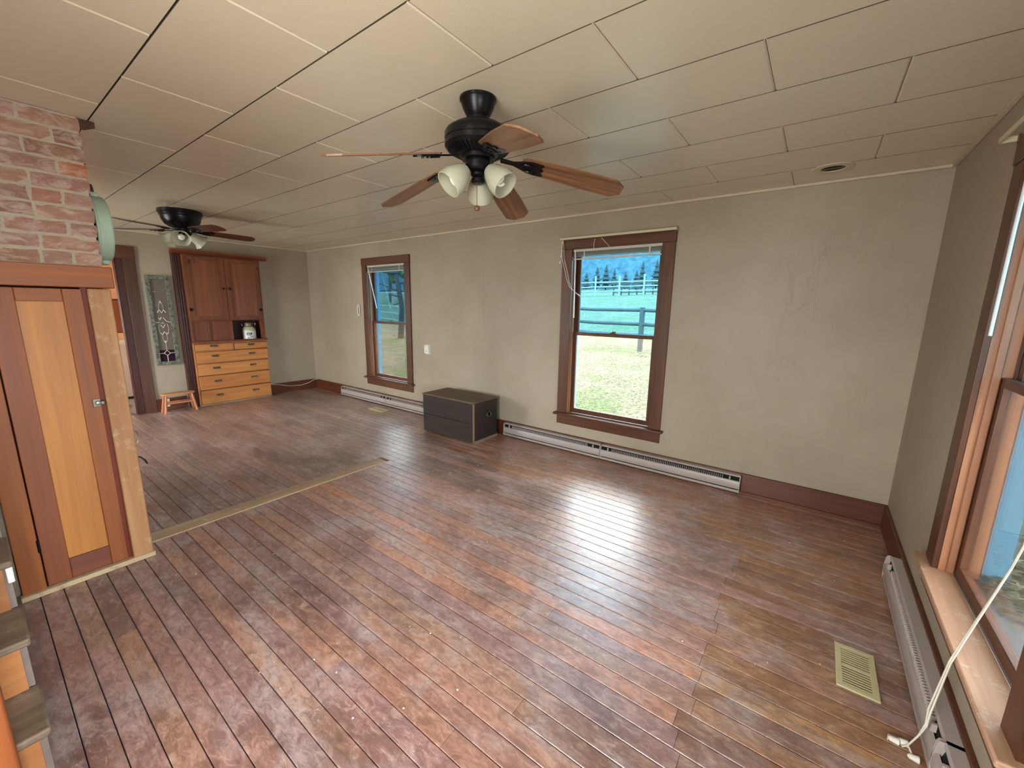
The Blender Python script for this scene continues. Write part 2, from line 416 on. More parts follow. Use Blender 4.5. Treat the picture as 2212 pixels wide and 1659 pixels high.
# floor: dark sub-floor with individual planks
floor = obj('floor', B(-LX-2.7, 0.0, YB, 0.0, -0.12, -0.02), M_sub); tag(floor, 'worn reddish brown fir plank floor', None, None, 'structure')
PW = 0.0835
def plank_mesh():
    c = 0.0022; g = 0.0016; y0, y1 = -PW+g, -g
    pr = [(y0, -0.02), (y1, -0.02), (y1, -c), (y1-c, 0), (y0+c, 0), (y0, -c)]
    return MB().prism([(0, y, z) for y, z in pr], (1, 0, 0)).mesh('plank')
PM = plank_mesh(); PM.materials.append(M_floor)
def plank(x0, x1, ytop, c):
    o = bpy.data.objects.new('plank', PM); col.objects.link(o); o.parent = floor
    o.location = (x0+0.0007, ytop, 0); o.scale = (x1-x0-0.0014, 1, 1); o.color = c; return o
def pcol(xm, ym):
    """colour of one board: its own stain and age"""
    t = random.random()
    if xm < -3.9: base = random.choice([(154,122,110), (144,114,104), (160,126,110), (140,112,104), (166,132,114)])
    elif xm > -0.79 and ym > -2.9: base = random.choice([(164,116,80), (156,108,76), (170,122,86), (150,106,80)])
    elif ym > -0.95: base = random.choice([(172,120,86), (166,114,84), (178,128,94), (158,112,88)])
    else: base = random.choice([(172,126,110), (166,122,112), (178,130,110), (160,120,114), (182,136,114), (170,128,120), (178,128,106)])
    k = random.uniform(0.95, 1.06)
    return rgb(*[q*k for q in base])
rows = int(math.ceil(-YB/PW))
for i in range(rows):
    yt = -i*PW; ym = yt-PW/2
    segs = [(-LX, -3.985), (-3.845, 0.0)] if -3.32 < ym < -1.46 else [(-LX, 0.0)]
    for a, b in segs:
        cuts = []; x = a + random.uniform(0.9, 2.9)
        while x < b-0.7: cuts.append(x); x += random.uniform(1.5, 3.6)
        if b == 0.0 and -2.75 < ym < -0.95 and random.random() < 0.75:
            cuts = [q for q in cuts if abs(q+0.79) > 0.5] + [-0.79+random.uniform(-0.03, 0.03)]
        pts = [a] + sorted(cuts) + [b]
        for u, v in zip(pts[:-1], pts[1:]):
            c = pcol((u+v)/2, ym)
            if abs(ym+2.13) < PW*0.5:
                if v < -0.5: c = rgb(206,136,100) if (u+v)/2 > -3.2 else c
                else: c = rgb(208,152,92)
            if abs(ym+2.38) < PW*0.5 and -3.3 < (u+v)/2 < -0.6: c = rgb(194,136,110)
            plank(u, v, yt, c)
# threshold board where a wall once stood
c = B(-3.985, -3.845, -3.30, -1.46, -0.02, 0.006)
obj('threshold_board', c, wood('threshold_wood', rgb(158,126,98), rgb(198,168,134), 'y', 0.5, dark=rgb(126,96,76), wear=rgb(208,188,160)), floor, bev=0.003)
obj('shoe_moulding', B(-LX+0.02, -0.02, -0.036, -0.022, 0, 0.018), W_base('x'), floor)

# ceiling: tiles with recessed joints
ceil = obj('ceiling', B(-LX-0.12, 0.18, YB-0.18, 0.18, H+0.012, H+0.13), M_joint); tag(ceil, 'beige painted ceiling of staggered rectangular fibre tiles', None, None, 'structure')
TX, TY = 0.858, 0.4105
ys = [0.0] + [-0.395-TY*i for i in range(0, 11)]
ys = [y for y in ys if y > YB] + [YB]
tiles = {}
def tile(x0, x1, y0, y1):
    gx, gy, c = 0.0012, 0.0026, 0.006; k = (round(x1-x0, 3), round(y1-y0, 3))
    if k not in tiles:
        w, d = k; mb = MB(); a = [(gx, gy), (w-gx, gy), (w-gx, d-gy), (gx, d-gy)]; b = [(gx+c, gy+0.0004), (w-gx-c, gy+0.0004), (w-gx-c, d-gy-0.0004), (gx+c, d-gy-0.0004)]
        mb.v = [(x, y, 0.012) for x, y in a] + [(x, y, 0.004) for x, y in a] + [(x, y, 0.0) for x, y in b]
        mb.f = [(0,1,2,3)] + [(i, (i+1) % 4, 4+(i+1) % 4, 4+i) for i in range(4)] + [(4+i, 4+(i+1) % 4, 8+(i+1) % 4, 8+i) for i in range(4)] + [(8,9,10,11)]
        me = mb.mesh('ceiling_tile'); me.materials.append(M_ceil); me.materials.append(M_joint); tiles[k] = me
        for pg in me.polygons:
            if abs(pg.normal.y) > 0.7: pg.material_index = 1      # long edge inside the joint takes the dark joint colour
    o = bpy.data.objects.new('ceiling_tile', tiles[k]); col.objects.link(o); o.parent = ceil; o.location = (x0, y0, H)
for i in range(len(ys)-1):
    off = 0.829 if i % 2 == 0 else 0.412
    xs = [0.0]; x = -off
    while x > -LX+0.05: xs.append(x); x -= TX
    xs.append(-LX)
    for a, b in zip(xs[1:], xs[:-1]): tile(a, b, ys[i+1], ys[i])
def trim(name, mb, mat, label):
    o = obj(name, mb, mat, bev=0.004); tag(o, label, None, None, 'structure'); return o
trim('trim_1', B(-LX, 0, -0.022, 0, H-0.020, H), M_trim, 'painted bead where the long wall meets the ceiling')
trim('trim_2', B(-0.022, 0, YB, -0.022, H-0.020, H), M_trim, 'painted bead where the close window wall meets the ceiling')
trim('trim_3', B(-LX, -LX+0.022, YB, -0.022, H-0.020, H), M_trim, 'painted bead where the cabinet wall meets the ceiling')
BH = 0.172
trim('baseboard_back', B(-LX, 0, -0.02, 0, 0, BH), W_base('x'), 'dark red wooden baseboard below the two windows')
trim('baseboard_right', B(-0.02, 0, YB, -0.02, 0, BH), W_base('y'), 'dark wooden baseboard behind the close wall heater')
bl = MB(); bl.box(-LX, -LX+0.02, -0.82, -0.02, 0, BH); bl.box(-LX, -LX+0.02, -2.31, -1.96, 0, BH)
trim('baseboard_left', bl, W_base('y'), 'dark red wooden baseboard either side of the cabinet')

# ------------------------------------------------------------------ windows
def window(name, a, b, P, axn, label, hidden=False):
    """a<b opening along the wall; axn: grain axis name along the wall"""
    w = struct(name, label, P((a+b)/2, 0, 0.41))
    def bx(s0, s1, n0, n1, z0, z1):
        p = P(s0, n0, z0); q = P(s1, n1, z1); return B(p[0], q[0], p[1], q[1], p[2], q[2])
    CW = 0.113
    for s0, s1 in ((a-CW, a), (b, b+CW)):
        obj('side_casing', bx(s0, s1, -0.022, 0, 0.41, 2.11), W_cas('z'), w, bev=0.003)
    obj('head_casing', bx(a-CW-0.004, b+CW+0.004, -0.026, 0, 2.11, 2.218), W_cas(axn), w, bev=0.003)
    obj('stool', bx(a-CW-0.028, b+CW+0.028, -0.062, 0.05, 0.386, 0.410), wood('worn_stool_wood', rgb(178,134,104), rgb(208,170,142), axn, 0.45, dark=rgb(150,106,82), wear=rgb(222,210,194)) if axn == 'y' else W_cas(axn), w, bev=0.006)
    obj('apron', bx(a-CW, b+CW, -0.02, 0, 0.285, 0.386), W_cas(axn), w, bev=0.003)
    for s0, s1 in ((a-0.02, a), (b, b+0.02)):
        obj('jamb', bx(s0, s1, 0, 0.125, 0.41, 2.13), W_jamb('z'), w)
    obj('head_jamb', bx(a, b, 0, 0.125, 2.11, 2.13), W_jamb(axn), w)
    for s0, s1 in ((a, a+0.014), (b-0.014, b)):
        obj('stop_bead', bx(s0, s1, 0.022, 0.048, 0.41, 2.11), W_jamb('z'), w, bev=0.004)
        obj('parting_bead', bx(s0, s1, 0.080, 0.088, 0.41, 2.11), W_cas('z'), w)
    ST = 0.046
    ls = MB()
    def add(mb, *q):
        p = P(q[0], q[2], q[4]); r = P(q[1], q[3], q[5]); mb.box(p[0], r[0], p[1], r[1], p[2], r[2])
    a2, b2 = a+0.002, b-0.002
    n0, n1 = 0.050, 0.079
    add(ls, a2, a2+ST, n0, n1, 0.412, 1.286); add(ls, b2-ST, b2, n0, n1, 0.412, 1.286)
    add(ls, a2+ST, b2-ST, n0, n1, 0.412, 0.462); add(ls, a2+ST, b2-ST, n0, n1, 1.250, 1.286)
    lo = obj('lower_sash', ls, W_cas('z'), w, bev=0.003)
    obj('pane', bx(a2+ST-0.004, b2-ST+0.004, 0.062, 0.066, 0.458, 1.254), M_glass, lo)
    lk = MB(); add(lk, (a+b)/2-0.03, (a+b)/2+0.03, 0.058, 0.074, 1.286, 1.296); add(lk, (a+b)/2-0.008, (a+b)/2+0.035, 0.054, 0.066, 1.296, 1.306)
    obj('sash_lock', lk, M_brass, lo, bev=0.002)
    us = MB(); n0, n1 = 0.089, 0.118
    add(us, a2, a2+ST, n0, n1, 1.252, 2.108); add(us, b2-ST, b2, n0, n1, 1.252, 2.108)
    add(us, a2+ST, b2-ST, n0, n1, 1.252, 1.284); add(us, a2+ST, b2-ST, n0, n1, 2.058, 2.108)
    up = obj('upper_sash', us, W_cas('z'), w, bev=0.003)
    obj('pane', bx(a2+ST-0.004, b2-ST+0.004, 0.102, 0.106, 1.280, 2.062), M_glassb if not hidden else M_glass, up)
    # painted outside frame
    for s0, s1 in ((a-0.02, a+0.004), (b-0.004, b+0.02)):
        obj('outer_jamb', bx(s0, s1, 0.125, 0.200, 0.40, 2.12), M_blue, w, bev=0.003)
    for s0, s1 in ((a-0.13, a-0.008), (b+0.008, b+0.13)):
        obj('outer_casing', bx(s0, s1, 0.18, 0.198, 0.30, 2.25), M_blue, w, bev=0.004)
    obj('outer_head', bx(a, b, 0.125, 0.225, 2.10, 2.13), M_blue, w)
    obj('outer_sill', bx(a-0.0, b+0.0, 0.05, 0.205, 0.386, 0.404), plain('weathered_sill', rgb(88,98,102), 0.7, var=0.2), w, bev=0.003)
    return w
window('window_1', *WINS_BACK[0], PL, 'x', 'tall sash window in dark wood casing nearest the cabinet wall')
window('window_2', *WINS_BACK[1], PL, 'x', 'tall sash window in dark wood casing above the paired heaters')
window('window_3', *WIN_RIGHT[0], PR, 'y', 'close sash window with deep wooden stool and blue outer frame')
window('window_4', *WIN_RIGHT[1], PR, 'y', 'added unseen sash window on the close wall beyond the big one', True)  # this and the next two are added out of view for fill light
window('window_5', *WINS_HID[0], PB, 'x', 'added unseen sash window in the stair side wall of the far room', True)
window('window_6', *WINS_HID[1], PB, 'x', 'added unseen sash window in the stair side wall of the near room', True)

# ------------------------------------------------------------------ doorway on the far wall
d1 = struct('door_1', 'open doorway in dark wood casing leading to a peach room', (-LX, -2.96, 0))
X0 = -LX
obj('side_casing', B(X0, X0+0.024, DOOR[1]+0.06, DOOR[1]+0.19, 0, 2.075), W_cas('z'), d1, bev=0.003)
obj('side_casing', B(X0, X0+0.024, DOOR[0]-0.13, DOOR[0], 0, 2.075), W_cas('z'), d1, bev=0.003)
obj('head_casing', B(X0, X0+0.028, DOOR[0]-0.13, DOOR[1]+0.195, 2.075, 2.235), W_cas('y'), d1, bev=0.003)
obj('jamb', B(X0-0.13, X0+0.012, DOOR[1]-0.01, DOOR[1]+0.06, 0, 2.08), W_red('z'), d1, bev=0.003)
for k, (n, w_) in enumerate(((0.014, 0.012), (-0.012, 0.012), (-0.05, 0.03))):
    obj('jamb_bead', B(X0+n-w_, X0+n, DOOR[1]-0.022, DOOR[1]-0.008, 0, 2.06), W_red('z') if k % 2 == 0 else W_cas('z'), d1, bev=0.003)
obj('jamb', B(X0-0.13, X0+0.012, DOOR[0], DOOR[0]+0.02, 0, 2.08), W_red('z'), d1)
obj('head_jamb', B(X0-0.13, X0+0.012, DOOR[0], DOOR[1], 2.05, 2.085), W_red('y'), d1)

# kitchen seen through the doorway
KX = -10.5
shell('wall_kitchen_far', 'peach plastered wall of the next room', B(KX-0.1, KX, YB, -1.2, 0, H), M_peach)
shell('wall_kitchen_side', 'peach plastered side wall of the next room', B(KX, -8.04, -2.02, -1.92, 0, H), M_peach)
shell('wall_kitchen_lamp_side', 'peach plastered wall of the next room with an added opening for light', wall_mb(PB, KX, -8.04, 0, H, 0, 0.12, [(-9.8, -8.7, 0.9, 2.1)]), M_peach)
shell('ceiling_kitchen', 'plain pale ceiling of the next room', B(KX, -8.04, YB, -1.92, H, H+0.1), M_trim)
shell('floor_kitchen', 'dull vinyl floor of the next room', B(KX, -LX-0.0, YB, -1.92, -0.02, 0.0), plain('kitchen_vinyl', rgb(128,118,112), 0.4))
daylight((-9.25, YB-0.14, 1.5), (1.1, 1.2), (math.radians(90), 0, 0), 60)  # fill lamp added at an invented kitchen opening
kc = thing('wall_cupboard', (-9.9, -2.22, 1.0), 'dark red wooden shelf cupboard glimpsed through the doorway', 'cupboard')
obj('body', B(-10.3, -9.62, -2.40, -2.02, 1.02, 1.56), W_red('z'), kc, bev=0.004)
for z in (1.06, 1.24, 1.42): obj('shelf', B(-10.3, -9.60, -2.415, -2.40, z, z+0.02), W_cabd('x'), kc)
obj('door', B(-9.62, -9.60, -2.40, -2.03, 1.04, 1.54), W_cabd('z'), kc, bev=0.003)
ap = thing('washing_machine', (-9.5, -2.34, 0), 'white appliance standing beyond the doorway', 'appliance')
obj('body', B(-9.9, -9.2, -2.62, -2.04, 0.03, 0.88), plain('appliance_white', rgb(206,206,208), 0.3, var=0.02), ap, bev=0.015)
obj('lid', B(-9.88, -9.22, -2.60, -2.06, 0.88, 0.905), M_white, ap, bev=0.006)
obj('control_panel', B(-9.88, -9.22, -2.12, -2.05, 0.905, 1.0), M_white, ap, bev=0.006)
for x in (-9.82, -9.28):
    for y in (-2.56, -2.1): obj('foot', MB().lathe([(0.02,0),(0.02,0.03)], (x, y, 0), 10, close=True), M_dark, ap)
tag(obj('black_cord', MB().tube([(-8.9,-2.50,0.012),(-8.6,-2.47,0.01),(-8.35,-2.56,0.01),(-8.1,-2.6,0.01),(-7.8,-2.52,0.01)], 0.006), M_bcord), 'black cord lying on the floor through the doorway', 'cord')

# ------------------------------------------------------------------ built-in cabinet
XC = -7.81
cb = thing('built_in_cabinet', (XC, -1.34, 0), 'tall built-in wooden cabinet with two dark doors over pale drawers', 'cabinet')
YL, YR = -1.838, -0.838
body = MB(); XB = -LX+0.0
body.box(XB, XC-0.004, YL, YR, 0.0, 0.945); body.box(XB, XC-0.004, YL, YR, 1.262, 2.19)
body.box(XB, XC-0.004, YL, YL+0.03, 0.945, 1.262); body.box(XB, XC-0.004, YR-0.035, YR, 0.945, 1.262)
obj('carcass', body, W_cabd('z'), cb)
nb = MB(); nb.box(-8.10, -8.08, -1.83, -0.85, 0.94, 1.28); nb.box(-8.08, XB, -1.83, -0.85, 0.935, 0.962); nb.box(-8.08, XB, -1.83, -0.85, 1.265, 1.28)
nb.box(-8.08, XB, -1.83, -1.81, 0.96, 1.265); nb.box(-8.08, XB, -0.87, -0.85, 0.96, 1.265)
obj('niche', nb, W_red('y'), cb)
obj('niche_panel', B(XB, XC-0.02, YL+0.03, -1.612, 0.965, 1.262), W_cabd('z'), cb, bev=0.002)
obj('niche_panel', B(XB+0.02, XC-0.03, -1.598, -1.285, 0.965, 1.262), W_cabd('z'), cb, bev=0.002)
obj('niche_divider', B(XB+0.02, XC-0.012, -1.612, -1.590, 0.965, 1.262), W_cabd('z'), cb, bev=0.002)
obj('left_casing', B(XB, XC-0.02, -1.935, YL, 0, 2.19), W_red('z'), cb, bev=0.004)
for y in (-1.915, -1.89, -1.862): obj('casing_flute', B(XC-0.02, XC-0.008, y-0.008, y+0.008, 0, 2.19), W_red('z'), cb, bev=0.004)
cor = MB(); prof = [(0.0, 2.19), (0.03, 2.195), (0.05, 2.215), (0.085, 2.235), (0.09, 2.25), (0.0, 2.25)]
cor.prism([(XC-0.05+n, -1.955, z) for n, z in prof], (0, 1.24, 0))
cor.box(XB, XC-0.05, -1.935, -0.80, 2.19, 2.25)
obj('cornice', cor, W_cabd('y'), cb)
def panel_door(parent, y0, y1, z0, z1, x, mat, st, rail, name='door'):
    d = MB(); t = 0.022
    d.box(x-t, x, y0, y0+st[0], z0, z1); d.box(x-t, x, y1-st[1], y1, z0, z1)
    d.box(x-t, x, y0+st[0], y1-st[1], z0, z0+rail[0]); d.box(x-t, x, y0+st[0], y1-st[1], z1-rail[1], z1)
    o = obj(name, d, mat('z'), parent, bev=0.002); return o
XD = XC+0.018
for (y0, y1, pl, pr) in ((-1.822, -1.336, -1.760, -1.418), (-1.330, -0.868, -1.270, -0.924)):
    dd = panel_door(cb, y0, y1, 1.272, 2.168, XD, W_cabd, (pl-y0, y1-pr), (0.055, 0.045))
    obj('panel', B(XD-0.021, XD-0.015, pl-0.005, pr+0.005, 1.32, 2.13), wood('cabinet_panel_wood', rgb(124,70,44), rgb(158,98,64), 'z', 0.32, dark=rgb(92,46,32)), dd)
    ky = -1.376 if y0 < -1.5 else -1.291
    obj('knob', MB().lathe([(0.004,0),(0.006,0.012),(0.015,0.02),(0.018,0.028),(0.012,0.036),(0.0005,0.038)], (XD, ky, 1.735), 14, Matrix.Rotation(math.pi/2, 4, 'Y')), M_blk, dd)
    hy = -1.800 if y0 < -1.5 else -0.880
    for hz in (1.425, 2.06): obj('hinge', B(XD, XD+0.006, hy-0.02, hy+0.02, hz-0.022, hz+0.022), M_blk if hz < 2 else M_brass, dd, bev=0.002)
mk = MB().prism([(XD, y, z) for y, z in ((-1.765,2.125),(-1.757,2.125),(-1.757,2.082),(-1.737,2.082),(-1.737,2.075),(-1.765,2.075))], (0.002, 0, 0))
o = obj('black_mark', mk, M_blk, cb); o['label'] = 'black L shaped mark'
obj('black_mark', B(XD, XD+0.002, -1.700, -1.693, 2.075, 2.115), M_blk, cb)

obj('counter', B(XB, XC+0.03, YL-0.002, YR+0.012, 0.935, 0.965), W_cabd('y'), cb, bev=0.005)
drw = [(-1.812, -1.328, 0.826, 0.918), (-1.306, -0.838, 0.816, 0.912), (-1.812, -0.838, 0.642, 0.802), (-1.812, -0.838, 0.456, 0.622), (-1.812, -0.838, 0.238, 0.440), (-1.812, -0.838, 0.022, 0.224)]
obj('face_frame', B(XC-0.006, XC+0.001, YL, YR, 0.0, 0.935), W_cabl('y'), cb)
def bin_pull(parent, y, z):
    mb = MB(); n0 = 0; w, hh, d = 0.046, 0.026, 0.024
    N, K = 14, 6
    for i in range(K+1):
        ph = math.pi/2*i/K
        for j in range(N+1):
            th = math.pi*j/N
            mb.v.append((XDR + d*math.cos(ph), y - w*math.cos(th)*(1 if i < K else 1)*(0.55+0.45*math.sin(math.pi/2-ph*0.0)), z - 0.006 + hh*math.sin(th)*math.sin(ph) + 0.0))
    for i in range(K):
        for j in range(N):
            mb.f.append((i*(N+1)+j, i*(N+1)+j+1, (i+1)*(N+1)+j+1, (i+1)*(N+1)+j))
    mb.box(XDR, XDR+0.002, y-0.048, y+0.048, z-0.010, z+0.022)
    return obj('bin_pull', mb, M_pull, parent)
XDR = XC+0.016
for y0, y1, z0, z1 in drw:
    dd = obj('drawer', B(XC-0.005, XDR, y0, y1, z0, z1), W_cabl('y'), cb, bev=0.003)
    obj('reveal_shade', B(XC-0.004, XC+0.0022, y0-0.006, y1+0.004, z0-0.004, z1+0.007), W_red('y'), dd)  # dark board stands in for the shadow line around the drawer
    zz = (z0+z1)/2 + 0.012
    for y in ((-1.577, -1.073) if y1-y0 > 0.6 else ((-1.577,) if y0 < -1.5 else (-1.073,))): bin_pull(dd, y, zz)
obj('base_strip', B(XC-0.005, XC+0.02, YL, YR, 0, 0.018), wood('pale_strip', rgb(170,140,112), rgb(196,168,140), 'y', 0.6), cb)

# milk can in the niche
cx, cy, cz = -7.935, -1.03, 0.962
mc = thing('milk_can', (cx, cy, cz), 'small painted metal milk can in the cabinet niche', 'can')
t = NT('milk_can_paint'); tc = t.add('ShaderNodeTexCoord'); sp = t.add('ShaderNodeSeparateXYZ'); t.link(tc.outputs['Object'], sp.inputs[0])
cc = t.ramp(t.math('MULTIPLY', sp.outputs[2], 4.0), [(0.0, rgb(226,226,218)), (0.50, rgb(222,222,212)), (0.56, rgb(176,190,160)), (0.72, rgb(190,188,152)), (0.78, rgb(120,112,88))])
M_can = t.bsdf(cc, 0.3, spec=0.5)
obj('body', MB().lathe([(0.0005,0),(0.092,0.0),(0.095,0.006),(0.093,0.018),(0.093,0.145),(0.095,0.15),(0.090,0.158),(0.062,0.198),(0.055,0.205),(0.055,0.235)], (cx, cy, cz), 32), M_can, mc)
obj('lid', MB().lathe([(0.055,0.232),(0.068,0.236),(0.068,0.252),(0.05,0.262),(0.0005,0.264)], (cx, cy, cz), 28), plain('can_lid', rgb(118,92,72), 0.4), mc)
for s in (-1, 1):
    pts = [(cx, cy+s*0.060, cz+0.20), (cx, cy+s*0.088, cz+0.205), (cx, cy+s*0.097, cz+0.225), (cx, cy+s*0.098, cz+0.245)]
    obj('handle', MB().tube(pts, 0.007), M_pull, mc)
def arcpatch(a0, a1, z0, z1, r=0.0945):
    mb = MB(); N = 6
    for z in (z0, z1):
        for i in range(N+1):
            a = a0+(a1-a0)*i/N; mb.v.append((cx+r*math.cos(a), cy+r*math.sin(a), cz+z))
    mb.f = [(i, i+1, N+1+i+1, N+1+i) for i in range(N)]; return mb
M_ink = plain('black_ink', rgb(24,22,22), 0.4)
for q in ((-0.75,-0.62,0.062,0.098), (-0.60,-0.34,0.088,0.100), (-0.60,-0.34,0.058,0.066), (-0.40,-0.30,0.062,0.098), (-0.22,-0.15,0.020,0.098), (-0.18,0.02,0.070,0.099), (0.02,0.16,0.030,0.044), (-0.62,-0.42,0.012,0.024)):
    obj('lettering', arcpatch(*q), M_ink, mc)

# stained glass panel on the wall
sg = thing('stained_glass_panel', (-LX, -2.11, 0.65), 'narrow leaded glass panel in a weathered mint frame on the wall', 'glass panel')
gy0, gy1, gz0, gz1 = -2.242, -1.985, 0.650, 1.880; gw = 0.044; gx = -LX+0.04
for q in ((gy0, gy0+gw, gz0, gz1), (gy1-gw, gy1, gz0, gz1)): obj('frame_stile', B(-LX+0.002, gx, *q), M_frame, sg, bev=0.004)
for q in ((gy0+gw, gy1-gw, gz0, gz0+0.05), (gy0+gw, gy1-gw, gz1-0.05, gz1)): obj('frame_rail', B(-LX+0.002, gx-0.002, *q), M_frame, sg, bev=0.004)
iy0, iy1, iz0, iz1 = gy0+gw, gy1-gw, gz0+0.05, gz1-0.05; ym = (iy0+iy1)/2
M_tau = plain('taupe_glass', rgb(112,98,86), 0.25, var=0.05); M_pur = plain('purple_glass', rgb(46,22,34), 0.12, var=0.2)
obj('glass_pane', B(-LX+0.006, gx-0.022, iy0, iy1, 0.86, iz1), M_tau, sg)
obj('purple_pane', B(-LX+0.006, gx-0.021, iy0, ym-0.004, iz0, 0.80), M_pur, sg)
obj('purple_pane', B(-LX+0.006, gx-0.021, ym+0.004, iy1, iz0, 0.80), M_pur, sg)
obj('purple_pane', B(-LX+0.006, gx-0.021, iy0, iy1, 0.80, 0.86), M_pur, sg)
M_came = plain('bright_bevel', rgb(226,222,214), 0.2, var=0.02)
xg = gx-0.018
def came(pts, r=0.004): obj('bevel_line', MB().tube([(xg, ym+a, z) for a, z in pts], r, 6), M_came, sg)
came([(-0.085,0.815),(-0.035,0.815),(0,0.78),(0.035,0.815),(0.085,0.818)]); came([(-0.035,0.815),(0,0.855),(0.035,0.815)]); came([(0,0.78),(0,0.70)])
came([(-0.01,0.99),(0,0.955),(0.004,0.99)], 0.005); came([(-0.042,1.10),(-0.025,1.075),(0,1.115),(0.03,1.08),(0.045,1.10)], 0.006)
came([(-0.03,1.21),(-0.005,1.17),(0.02,1.215)], 0.005); came([(-0.02,1.23),(0.0,1.245),(0.01,1.225)], 0.004)
came([(-0.085,1.245),(-0.04,1.243)], 0.004); came([(0.01,1.31),(0.04,1.262),(0.085,1.245)], 0.004)
came([(-0.04,1.31),(-0.03,1.28),(-0.01,1.315)], 0.005); came([(-0.045,1.38),(-0.025,1.42),(0.0,1.375),(0.025,1.42),(0.045,1.38)], 0.006)
came([(-0.01,1.51),(0,1.54),(0.01,1.51)], 0.005); came([(-0.07,1.66),(-0.03,1.665)], 0.002)
for s in (-1, 1):
    came([(s*0.004,1.53),(s*0.022,1.48),(s*0.024,1.43)], 0.0015); came([(s*0.045,1.22),(s*0.055,1.16),(s*0.045,1.10)], 0.0018)
    came([(s*0.022,1.08),(s*0.026,1.02),(s*0.008,0.96)], 0.0015); came([(s*0.004,0.95),(s*0.004,0.86)], 0.0012)

# small stool
st = thing('step_stool', (-7.712, -2.09, 0), 'small bare wooden stool below the leaded glass panel', 'stool')
seat = MB(); N = 24; pts = []
for i in range(N):
    a = 2*math.pi*i/N; cxx, sxx = math.cos(a), math.sin(a)
    pts.append((-7.712+0.075*math.copysign(abs(cxx)**0.6, cxx), -2.105+0.19*math.copysign(abs(sxx)**0.45, sxx), 0.248))
seat.prism(pts, (0, 0, 0.022)); obj('seat', seat, W_stool('y'), st, bev=0.004)
for sx in (-1, 1):
    for sy in (-1, 1):
        obj('leg', MB().tube([(-7.712+sx*0.05, -2.105+sy*0.145, 0.25), (-7.712+sx*0.075, -2.105+sy*0.180, 0.0)], [0.013, 0.017], 10), W_stool('z'), st)
for sx in (-1, 1):
    obj('stretcher', MB().tube([(-7.712+sx*0.06, -2.095-0.166, 0.135), (-7.712+sx*0.06, -2.095+0.166, 0.135)], 0.011, 10), W_stool('y'), st)
ot = thing('wall_outlet', (-LX, -2.205, 0.07), 'white outlet plate on the baseboard behind the small stool', 'outlet')
obj('plate', B(-LX+0.02, -LX+0.026, -2.245, -2.165, 0.05, 0.165), M_white, ot, bev=0.003)
for z in (0.085, 0.13): obj('socket', B(-LX+0.026, -LX+0.030, -2.225, -2.185, z-0.014, z+0.014), M_cream, ot, bev=0.003)
tag(obj('white_cord', MB().tube([(-7.893,-0.80,0.175),(-7.89,-0.66,0.150),(-7.89,-0.50,0.105),(-7.89,-0.30,0.09),(-7.89,-0.15,0.115),(-7.89,-0.05,0.16),(-7.80,-0.028,0.178)], 0.004), M_cord), 'thin white cord sagging along the baseboard beside the cabinet', 'cord')

# ------------------------------------------------------------------ cupboard under the chimney
XF = -3.68
cu = thing('stair_cupboard', (XF-0.3, -3.6, 0), 'narrow orange wooden cupboard with one panelled door below the chimney', 'cupboard')
obj('post', B(XF-0.09, XF+0.012, -3.384, -3.292, 0.0, 1.596), W_old('z'), cu, bev=0.006)
obj('top_board', B(XF-0.10, XF+0.028, -3.812, -3.276, 1.600, 1.710), W_cup('y'), cu, bev=0.004)
obj('face_board', B(XF-0.03, XF, -3.812, -3.727, 0.0, 1.600), W_cup('z'), cu, bev=0.003)
obj('side_panel', B(-4.36, XF-0.09, -3.33, -3.305, 0, 1.70), W_cupd('z'), cu)
obj('back_panel', B(-4.36, -4.34, -3.812, -3.33, 0, 1.70), W_cupd('z'), cu)
obj('top_panel', B(-4.36, XF-0.10, -3.812, -3.305, 1.68, 1.71), W_cupd('y'), cu)
obj('door_stop', B(XF-0.045, XF-0.02, -3.405, -3.380, 0.0, 1.60), wood('red_stop_wood', rgb(96,30,14), rgb(124,44,20), 'z', 0.6), cu)
dr = empty('door', (XF-0.3, -3.6, 0)); dr.parent = cu; dr.location = (0, 0, 0)
y0, y1, z0, z1 = -3.722, -3.402, 0.032, 1.592; pl, pr, pb, pt_ = -3.632, -3.474, 0.146, 1.527
obj('stile', B(XF-0.028, XF-0.004, y0, pl, z0, z1), wood('cupboard_mid_wood', rgb(134,66,22), rgb(166,92,36), 'z', 0.55, dark=rgb(100,46,30)), dr, bev=0.003)
obj('stile', B(XF-0.028, XF-0.004, pr, y1, z0, z1), W_cup('z'), dr, bev=0.003)
obj('rail', B(XF-0.028, XF-0.004, pl, pr, z0, pb), W_cupd('y'), dr, bev=0.003)
obj('rail', B(XF-0.028, XF-0.004, pl, pr, pt_, z1), W_cup('y'), dr, bev=0.003)
obj('panel', B(XF-0.024, XF-0.016, pl-0.004, pr+0.004, pb-0.004, pt_+0.004), W_pan('z'), dr)
lt = MB(); lt.box(XF-0.004, XF+0.004, -3.436, -3.404, 0.962, 1.006); lt.box(XF+0.004, XF+0.02, -3.424, -3.392, 0.975, 0.993)
lt.lathe([(0.012,0),(0.012,0.006),(0.0005,0.008)], (XF+0.02, -3.416, 0.984), 12, Matrix.Rotation(math.pi/2, 4, 'Y'))
obj('latch', lt, M_nickel, dr, bev=0.002)
for z in (0.27, 1.34): obj('hinge', MB().tube([(XF, -3.726, z-0.035), (XF, -3.726, z+0.035)], 0.006), M_blk, dr)
obj('base_strip', B(XF-0.02, XF+0.022, -3.82, -3.285, 0.0, 0.028), wood('pale_worn_strip', rgb(176,142,106), rgb(214,188,152), 'y', 0.6, wear=rgb(120,90,66)), cu, bev=0.004)
w_ = MB(); w_.tube([(-3.74,-3.305,0.79),(-3.745,-3.27,0.775),(-3.75,-3.262,0.735),(-3.75,-3.272,0.70),(-3.75,-3.30,0.695)], 0.003)
o = obj('wire_hook', w_, M_nickel, cu)
